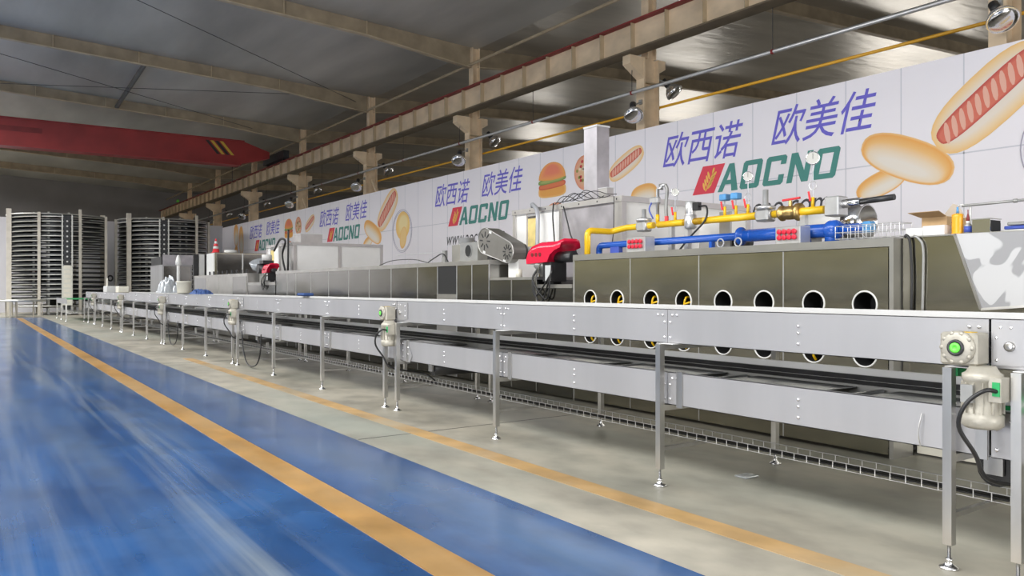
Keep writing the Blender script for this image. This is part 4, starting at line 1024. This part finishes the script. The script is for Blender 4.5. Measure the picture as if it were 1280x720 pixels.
for u in (838, 858, 1003):
    y = yv(u)-.02; B(XB-.03, XB+.03, y-.03, y+.03, OT+.002, ZY-.042).build('support_post', 'galv', gp)
# blue air pipe
bl = thing('air_pipe', 'blue air pipe with flanges running above the ported oven', 'pipe', (7.12, 6, OT))
XP = 7.10; ZP = 2.075
def yb(u): return PX(u, 300, XP).y
ys0 = yb(749)
MB().tube([(XP, ys0, OT+.002), (XP, ys0, ZP-.06)]+arc((XP, ys0-.06, ZP-.06), .06, 0, PI/2, 5, (0, 1, 0), (0, 0, 1))+[(XP, yb(933), ZP)], .043, 14).build('pipe', 'pipe_blue', bl, True)
MB().lathe((XP, yb(925), ZP), (0, -1, 0), [(0, .05), (.005, .10), (.03, .10), (.035, .055), (.16, .068), (.17, .068)], 18).build('flange', 'pipe_blue', bl, True)
MB().cyl((XP, yb(932), ZP), (XP, yb(1052), ZP), .068, 16).build('main_pipe', 'pipe_blue', bl, True)
MB().lathe((XP, yb(1033), ZP), (0, -1, 0), [(0, .06), (.02, .085), (.05, .10), (.11, .10), (.14, .085), (.16, .06)], 18).build('tee', 'pipe_blue', bl, True)
MB().cyl((XP, yb(1040), ZP), (XP, yb(1040), OT+.002), .07, 16).build('drop_pipe', 'pipe_blue', bl, True)
MB().cyl((XP, yb(1052), ZP), (XP, yb(1088), ZP), .05, 14).build('end_pipe', 'pipe_blue', bl, True)
MB().rbox(XP-.06, XP+.06, yb(1092), yb(1080), ZP-.05, ZP+.06, .02).build('end_cap', 'valve_blue', bl)
MB().rbox(XP-.04, XP+.04, yb(776), yb(765), OT+.002, ZP-.03, .008).build('bracket', 'tray_blue', bl)
for u in (890, 1010): B(XP-.03, XP+.03, yb(u)-.02, yb(u)+.02, OT+.002, ZP-.04).build('bracket', 'pipe_blue', bl)
# red button boxes
for u0, u1, v0, v1, lab in ((783, 806, 296, 316, 'grey control box with eight red buttons below the yellow filter'), (969, 1000, 283, 306, 'grey control box with eight red buttons in front of the blue pipe')):
    x = 6.80; yA = PX(u0, 300, x).y; yB = PX(u1, 300, x).y; z1 = PX((u0+u1)/2, v0, x).z
    t = thing('button_box', lab, 'control box', (x, yA, OT), 'red button boxes')
    MB().rbox(x, x+.17, yB, yA, OT+.002, z1, .006).build('case', 'galv', t)
    for r in range(2):
        for k in range(4):
            y = yA-(yA-yB)*(.2+.2*k); z = OT+(z1-OT)*(.38+.32*r)
            MB().lathe((x, y, z), (-1, 0, 0), [(0, .022), (.01, .022), (.012, .027), (.022, .027), (.026, .015), (.026, .001)], 12).build('button', 'button_red', t, True)
# rings (lifting eyes) on the oven roof edge
for u, lab in ((899, 'small chrome lifting ring under the blue pressure switches'), (921, 'small chrome lifting ring next to the blue pipe flange')):
    y = PX(u, 305, 6.8).y
    tag(MB().tube(arc((6.82, y, OT+.052), .045, 0, 2*PI, 24, (0, 1, 0), (0, 0, 1))[:-1], .008, 8, True).build('lifting_eye', 'hose_grey', None, True), lab, 'ring', 'lifting rings on the oven')
# horizontal white drum behind the pipes
hd = thing('blower_drum', 'white horizontal drum with a polished open end behind the pipes', 'drum', (7.9, 4.9, OT))
a = PX(1008, 272, 7.85); b = PX(1062, 270, 7.85); e_ = PX(1085, 268, 7.85)
MB().cyl((7.85, a.y, 2.20), (7.85, b.y, 2.20), .15, 24).build('drum', 'white_plastic', hd, True)
MB().lathe((7.85, b.y, 2.20), (0, -1, 0), [(0, .15), (.005, .185), (b.y-e_.y, .185), (b.y-e_.y, .17), (.05, .165), (.05, .001)], 28).build('end_ring', 'chrome', hd, True)
for y in (a.y-.1, b.y+.1): B(7.75, 7.95, y-.03, y+.03, OT+.002, 2.10).build('cradle', 'motor_grey', hd)
# white can and grey boxes behind the yellow pipe
t = thing('pressure_vessel', 'short white steel canister behind the blue pressure switches', 'canister', (7.9, 6.2, OT))
y = PX(890, 270, 7.9).y
MB().lathe((7.9, y, OT+.002), (0, 0, 1), [(0, .16), (.46, .16), (.47, .15), (.475, .01)], 24).build('can', 'enclosure_white', t, True)
B(7.72, 7.75, y-.45, y-.28, OT+.002, OT+.50).build('plate', 'oven_cap', t)
MB().cyl((7.75, y-.33, OT+.15), (7.9, y-.33, OT+.15), .09, 16).build('fan', 'black_paint', t, True)
MB().cyl((7.80, y-.55, OT+.12), (7.95, y-.55, OT+.12), .07, 16).build('fan', 'black_paint', t, True)

# ---------------------------------------------------------------- things on the outfeed body
TOP = OT+.013
t = thing('wire_basket', 'thin wire basket lying on the oven roof by the blue pipe end', 'basket', (6.95, 3.9, TOP))
ya, yb2 = PX(1132, 290, 6.92).y, PX(1052, 290, 6.92).y
for z in (TOP+.01, TOP+.07, TOP+.13):
    MB().tube([(6.82, ya, z), (6.82, yb2, z), (7.02, yb2, z), (7.02, ya, z)], .004, 5, True).build('hoop', 'galv', t)
for k in range(9):
    y = ya+(yb2-ya)*k/8
    MB().tube([(6.82, y, TOP+.13), (6.82, y, TOP+.006), (7.02, y, TOP+.006), (7.02, y, TOP+.13)], .003, 5).build('rib', 'galv', t)
def openbox(name, u0, u1, x, dx, h, m, label, cat, group=None, flare=1.):
    y1 = PX(u0, 300, x).y; y0 = PX(u1, 300, x).y; t = thing(name, label, cat, (x, y0, TOP), group)
    w = .006; f = (flare-1)*.5
    for nm_, pl in (('front', [(x, y0), (x, y1)]), ('back', [(x+dx, y0), (x+dx, y1)]), ('side', [(x, y0), (x+dx, y0)]), ('side', [(x, y1), (x+dx, y1)])):
        (p, q), (r, s_) = pl; cx_, cy2 = x+dx/2, (y0+y1)/2
        ex = lambda a, b: (cx_+(a-cx_)*flare, cy2+(b-cy2)*flare)
        n = Vector((-(s_-q), r-p, 0)).normalized()*w
        a1 = ex(p, q); b1 = ex(r, s_)
        V = [Vector((p, q, TOP)), Vector((r, s_, TOP)), Vector((*b1, TOP+h)), Vector((*a1, TOP+h))]
        MB().add(V+[v+n for v in V], [(0, 1, 2, 3), (7, 6, 5, 4), (0, 4, 5, 1), (1, 5, 6, 2), (2, 6, 7, 3), (3, 7, 4, 0)]).build(nm_, m, t)
    B(x, x+dx, y0, y1, TOP, TOP+.005).build('bottom', m, t)
    return t
openbox('plastic_tub', 1133, 1154, 6.90, .22, .075, 'white_plastic', 'small white plastic tub next to the wire basket', 'tub')
openbox('plastic_tub', 1155, 1181, 6.88, .24, .085, 'white_plastic', 'white plastic tub in front of the cardboard box', 'tub', flare=1.04)
t = openbox('cardboard_box', 1153, 1184, 7.25, .34, .19, 'cardboard', 'open brown cardboard box with raised flaps', 'box')
y1 = PX(1151, 300, 7.25).y; y0 = PX(1183, 300, 7.25).y
MB().add([(7.25, y0, TOP+.19), (7.25, y1, TOP+.19), (7.12, y1+.05, TOP+.23), (7.12, y0-.0, TOP+.23), (7.25, y0, TOP+.194), (7.25, y1, TOP+.194), (7.12, y1+.05, TOP+.234), (7.12, y0, TOP+.234)],
         [(0, 1, 2, 3), (7, 6, 5, 4), (0, 4, 5, 1), (1, 5, 6, 2), (2, 6, 7, 3), (3, 7, 4, 0)]).build('flap', 'cardboard', t)
MB().add([(7.59, y0, TOP+.19), (7.59, y1, TOP+.19), (7.66, y1-.08, TOP+.34), (7.66, y0+.1, TOP+.32), (7.595, y0, TOP+.19), (7.595, y1, TOP+.19), (7.665, y1-.08, TOP+.34), (7.665, y0+.1, TOP+.32)],
         [(0, 1, 2, 3), (7, 6, 5, 4), (0, 4, 5, 1), (1, 5, 6, 2), (2, 6, 7, 3), (3, 7, 4, 0)]).build('flap', 'cardboard_inner', t)
# orange canister with pump
y = PX(1197, 285, 6.95).y
t = thing('orange_canister', 'ribbed orange plastic canister with a pump nozzle', 'canister', (6.95, y, TOP))
pr = [(0, .035), (.005, .046)]
for k in range(7): pr += [(.012+k*.021, .047), (.022+k*.021, .043)]
pr += [(.165, .046), (.175, .035), (.18, .01)]
MB().lathe((6.95, y, TOP), (0, 0, 1), pr, 20).build('body', 'orange_plastic', t, True)
MB().cyl((6.95, y, TOP+.178), (6.95, y, TOP+.235), .012, 10, .008).build('pump', 'valve_blue', t, True)
MB().tube([(6.95, y, TOP+.235), (6.95, y-.02, TOP+.25), (6.95, y-.05, TOP+.25)], .007, 6).build('nozzle', 'white_plastic', t, True)
# bottle with red cap
y = PX(1210, 290, 6.95).y
t = thing('glue_bottle', 'small bottle with a blue label and red nozzle', 'bottle', (6.95, y, TOP))
MB().lathe((6.95, y, TOP), (0, 0, 1), [(0, .03), (.075, .03), (.09, .014), (.105, .014)], 14).build('body', 'motor_grey', t, True)
MB().lathe((6.95, y, TOP+.015), (0, 0, 1), [(0, .0305), (.05, .0305)], 14).build('label', 'tray_blue', t, True)
MB().lathe((6.95, y, TOP+.105), (0, 0, 1), [(0, .014), (.03, .013), (.07, .004), (.10, .004)], 10).build('nozzle', 'rail_red', t, True)
MB().cyl((6.95, y, TOP+.085), (6.95, y, TOP+.11), .016, 10).build('collar', 'white_plastic', t, True)
# steel container
y1 = PX(1215, 300, 6.92).y; y0 = PX(1238, 300, 6.92).y
t = thing('steel_container', 'square shiny steel container on the outfeed roof', 'container', (6.95, y0, TOP))
B(6.92, 7.10, y0+.002, y1, TOP, TOP+.115).build('body', 'chrome', t); B(6.915, 7.105, y0-.003, y1+.005, TOP+.115, TOP+.122).build('rim', 'oven_cap', t)
B(6.93, 7.09, y0, y0+.0015, TOP+.01, TOP+.105).build('end_face', 'oven_inner', t)
# stack of trays
t = thing('tray_stack', 'stacked blue and white flat trays beside the steel container', 'tray', (7.0, 1.9, TOP))
ya, yb3 = PX(1242, 300, 7.0).y, PX(1330, 300, 7.0).y
for k, (m, h) in enumerate((('white_plastic', .03), ('tray_blue', .028), ('motor_grey', .028))):
    MB().rbox(7.12+.01*k, 7.5, yb3, ya-.02*k, TOP+k*.033, TOP+k*.033+h, .006).build('tray', m, t)
# long grabber pole resting across
q0 = PX(1202, 257.5, 7.2); q1 = PX(1340, 244, 7.6)
t = thing('pole', 'long thin grey pole propped over the orange canister', 'pole', q0)
MB().cyl(q0, q1, .012, 10).build('shaft', 'motor_grey', t, True)
m_ = (q0+q1)/2; MB().cyl(m_-(q1-q0)*.02, m_+(q1-q0)*.02, .018, 10).build('joint', 'motor_grey', t, True)
MB().cyl((q0.x+.05, q0.y-.05, TOP), (q0.x+.05, q0.y-.05, q0.z+.005), .01, 8).build('prop', 'galv', t)
MB().cyl((q1.x, q1.y, TOP), q1, .01, 8).build('prop', 'galv', t)

# ================================================================ FAR MACHINES
t = thing('machine_body', 'low steel machine body with panels beyond the second red burner', 'machine', (8, 26, 0))
MB().box(OX, 7.55, 23.4, 24.8, .02, 1.86).box(OX, 9.2, 24.8, 30.0, .02, 1.86).build('body', 'oven_cap', t)
MB().box(OX-.01, 7.55, 23.4, 24.8, 1.86, 1.93).box(OX-.01, 9.2, 24.8, 30.0, 1.86, 1.93).build('top_cap', 'oven_cap', t)
for y in (23.42, 25.0, 26.6, 28.2, 29.98): B(OX-.008, OX, y-.012, y+.012, .05, 1.86).build('seam_strip', 'oven_cap', t)
B(OX-.012, OX, 28.25, 29.9, .06, 1.84).build('panel', 'panel_steel', t); B(OX-.012, OX, 23.5, 24.95, .9, 1.84).build('panel', 'oven_dark', t)
for k in range(9): MB().cyl((6.9, 24.2+k*.55, 1.93), (6.9, 24.2+k*.55, 2.06), .03, 8).build('roller_stub', 'black_paint', t)
t = thing('burner_base', 'low dark body below the far red burner', 'machine', (7.5, 22.0, 0))
B(OX, 7.5, 20.9, 23.35, .02, 1.58).build('body', 'oven_dark', t); B(OX-.01, 7.5, 20.9, 23.35, 1.58, 1.66).build('top_cap', 'oven_cap', t)
for y in (21.4, 22.9): MB().cyl((7.38, y, 1.66), (7.38, y, 1.86), .02, 8).build('post', 'galv', t)
MB().cyl((7.38, 21.2, 1.70), (7.38, 23.2, 1.70), .012, 6).build('rail', 'galv', t)
t = thing('drive_stand', 'dark motor drive with a white cap between machine body and burner', 'drive', (7.1, 23.0, 1.66))
B(6.95, 7.15, 22.75, 23.1, 1.662, 1.95).build('stand', 'motor_grey', t)
MB().cyl((6.85, 22.95, 2.05), (7.25, 22.95, 2.05), .14, 16).build('motor', 'black_paint', t, True)
B(6.9, 7.2, 22.6, 22.95, 2.19, 2.28).build('bracket', 'black_paint', t)
MB().lathe((7.05, 22.75, 2.28), (0, 0, 1), [(0, .14), (.16, .14), (.17, .12)], 16).build('cap', 'white_plastic', t, True)
MB().lathe((7.1, 23.5, 2.0), (-.3, -.3, .9), [(0, .05), (.1, .22), (.3, .26), (.31, .22)], 16).build('hopper', 'film_clear', t, True)
# black loop cables at far enclosure
t = thing('enclosure_cables', 'thick black cables bent over the corner of the far enclosure', 'cable', (7.5, 22.3, 2.0))
MB().tube(curve([(7.5, 23.5, 2.60), (7.48, 22.9, 2.9), (7.5, 22.5, 2.83), (7.5, 22.75, 2.5), (7.48, 22.6, 2.2), (7.5, 22.25, 1.68)], 6), .03, 8).build('cable', 'black_rubber', t, True)
MB().tube(curve([(7.52, 22.3, 3.15), (7.5, 22.25, 2.8), (7.48, 22.2, 2.4), (7.5, 22.3, 1.68)], 6), .03, 8).build('cable', 'black_rubber', t, True)
# cabinets
def cabinet(name, label, cat, x0, x1, y0, y1, z0, z1, m, door, legs=True):
    t = thing(name, label, cat, (x0, y0, 0))
    MB().rbox(x0, x1, y0, y1, z0, z1, .012).build('body', m, t)
    B(x0+.06, x1-.06, y0-.015, y0, z0+.06, z1-.06).build('door', door, t)
    for x in ((x0+.08, x1-.12) if legs else ()):
        for y in (y0+.05, y1-.1): B(x, x+.05, y, y+.05, 0, z0).build('leg', 'leg_steel', t)
    return t
def span(u, lat): return PX(u, 360, lat).y
t = cabinet('depositor_cabinet', 'dark fronted steel cabinet under a pinkish panel beside the white cone', 'cabinet', 6.9, PS(240, 350, 36.7).x, 36.7, 39.4, .6, 2.50, 'panel_steel', 'oven_dark')
B(6.95, 8.5, 36.8, 36.9, 2.502, 2.93).build('back_panel', 'film_grey', t)
B(6.9, 7.05, 36.95, 39.2, 2.502, 2.85).build('side_box', 'black_paint', t)
t = cabinet('steel_cabinet', 'wide steel cabinet with a white side door on the machine body', 'cabinet', 7.0, 8.75, 28.3, 29.4, 1.932, 2.72, 'oven_steel', 'oven_dark', False)
B(7.9, 7.94, 28.27, 28.284, 1.95, 2.7).build('seam_strip', 'white_plastic', t)
B(6.97, 6.999, 28.35, 29.35, 1.95, 2.70).build('side_door', 'white_plastic', t)
MB().lathe((7.65, 28.8, 2.721), (0, 0, 1), [(0, .22), (.10, .22), (.11, .2)], 18).build('drum', 'white_plastic', t, True)
t = thing('upright_panels', 'narrow black and white upright panels left of the steel cabinet', 'panel', (6.9, 30.4, 0))
for k, m in enumerate(('black_paint', 'white_plastic', 'black_paint', 'panel_steel')): B(PS(241, 350, 30.4).x+k*.2, PS(241, 350, 30.4).x+.18+k*.2, 30.3, 30.4, 0, 2.72).build('panel', m, t)
t = thing('safety_cone', 'red and white striped cone standing on the steel cabinet', 'cone', (7.25, 29.2, 2.72))
MB().lathe((7.25, 29.2, 2.721), (0, 0, 1), [(0, .16), (.03, .16), (.04, .12), (.16, .10)], 14).build('base', 'valve_red', t, True)
for k, m in enumerate(('white_plastic', 'valve_red', 'white_plastic', 'valve_red')):
    MB().cyl((7.25, 29.2, 2.88+k*.09), (7.25, 29.2, 2.97+k*.09), .10-k*.02, 14, .08-k*.02).build('band', m, t, True)
# things lying on the conveyor and beside it
def onbelt(u, x): return PX(u, 360, x).y
y = onbelt(223, 5.95)
t = thing('white_cone', 'tall white cone topped post behind the white bucket', 'post', (5.95, y, 0))
MB().lathe((5.95, y, 0), (0, 0, 1), [(0, .06), (2.25, .055), (2.28, .06), (2.30, .10), (2.42, .09), (2.60, .04), (2.63, .01)], 16).build('body', 'white_plastic', t, True)
y = onbelt(230, 5.0)
t = thing('white_bucket', 'cream white plastic bucket standing on the conveyor', 'bucket', (5.0, y, 1.353))
MB().lathe((5.0, y, 1.353), (0, 0, 1), [(0, .17), (.02, .18), (.30, .20), (.31, .215), (.33, .215), (.335, .19), (.31, .185)], 20).build('body', 'cream_box', t, True)
MB().tube(arc((5.0, y, 1.60), .21, 0, PI, 12, (1, 0, 0), (0, .5, -.86)), .006, 5).build('handle', 'galv', t)
y = onbelt(213, 5.15)
m = MB(); random.seed(3)
NN = 12; V = []; F = []
for i in range(NN+1):
    for j in range(NN+1):
        a = i/NN*2-1; b = j/NN*2-1; r = max(0, 1-a*a)*max(0, 1-b*b)
        V.append((5.1+a*.3, y+b*.45, 1.353+r**.5*(.25+.3*random.random())))
for i in range(NN):
    for j in range(NN): F.append((i*(NN+1)+j, (i+1)*(NN+1)+j, (i+1)*(NN+1)+j+1, i*(NN+1)+j+1))
F.append(tuple([i*(NN+1) for i in range(NN+1)]+[NN*(NN+1)+j for j in range(1, NN+1)]+[i*(NN+1)+NN for i in range(NN-1, -1, -1)]+[j for j in range(NN-1, 0, -1)]))
m.add(V, F); tag(m.build('film_heap', 'film_clear', None, False), 'crumpled heap of clear plastic film on the conveyor beside the bucket', 'plastic film')
y = onbelt(249, 4.9); V = []; F = []
for i in range(NN+1):
    for j in range(NN+1):
        a = i/NN*2-1; b = j/NN*2-1; r = max(0, 1-a*a)*max(0, 1-b*b)
        V.append((4.95+a*.22, y+b*.45, 1.342+r**.6*(.05+.13*random.random())))
m = MB().add(V, F+[(i*(NN+1)+j, (i+1)*(NN+1)+j, (i+1)*(NN+1)+j+1, i*(NN+1)+j+1) for i in range(NN) for j in range(NN)])
m.f.append(tuple([i*(NN+1) for i in range(NN+1)]+[NN*(NN+1)+j for j in range(1, NN+1)]+[i*(NN+1)+NN for i in range(NN-1, -1, -1)]+[j for j in range(NN-1, 0, -1)]))
tag(m.build('crumpled_cloth', 'cloth_blue'), 'crumpled dark blue cloth on the conveyor next to the white bucket', 'cloth')
y0, y1 = onbelt(238, 5.2), onbelt(178, 5.0)
tag(MB().rbox(4.62, 5.42, y0, y1-1.0, 1.3405, 1.352, .004).build('cover_sheet', 'white_plastic'), 'thin white sheet laid over the conveyor under the film heap', 'sheet')
t = thing('electrical_box', 'small white box with an antenna on the far conveyor end', 'box', (5.0, 37.8, 1.34))
y = onbelt(139, 5.0)
MB().rbox(4.75, 5.25, y-.5, y+.4, 1.302, 1.58, .02).build('case', 'white_plastic', t); MB().cyl((4.85, y, 1.58), (4.85, y, 1.92), .03, 8).build('antenna', 'cream_box', t)
y = onbelt(153, 5.0)
tag(MB().rbox(4.8, 5.2, y-.3, y+.3, 1.302, 1.56, .03).build('grey_case', 'cream_box'), 'small cream case on the far conveyor next to the white box', 'box')
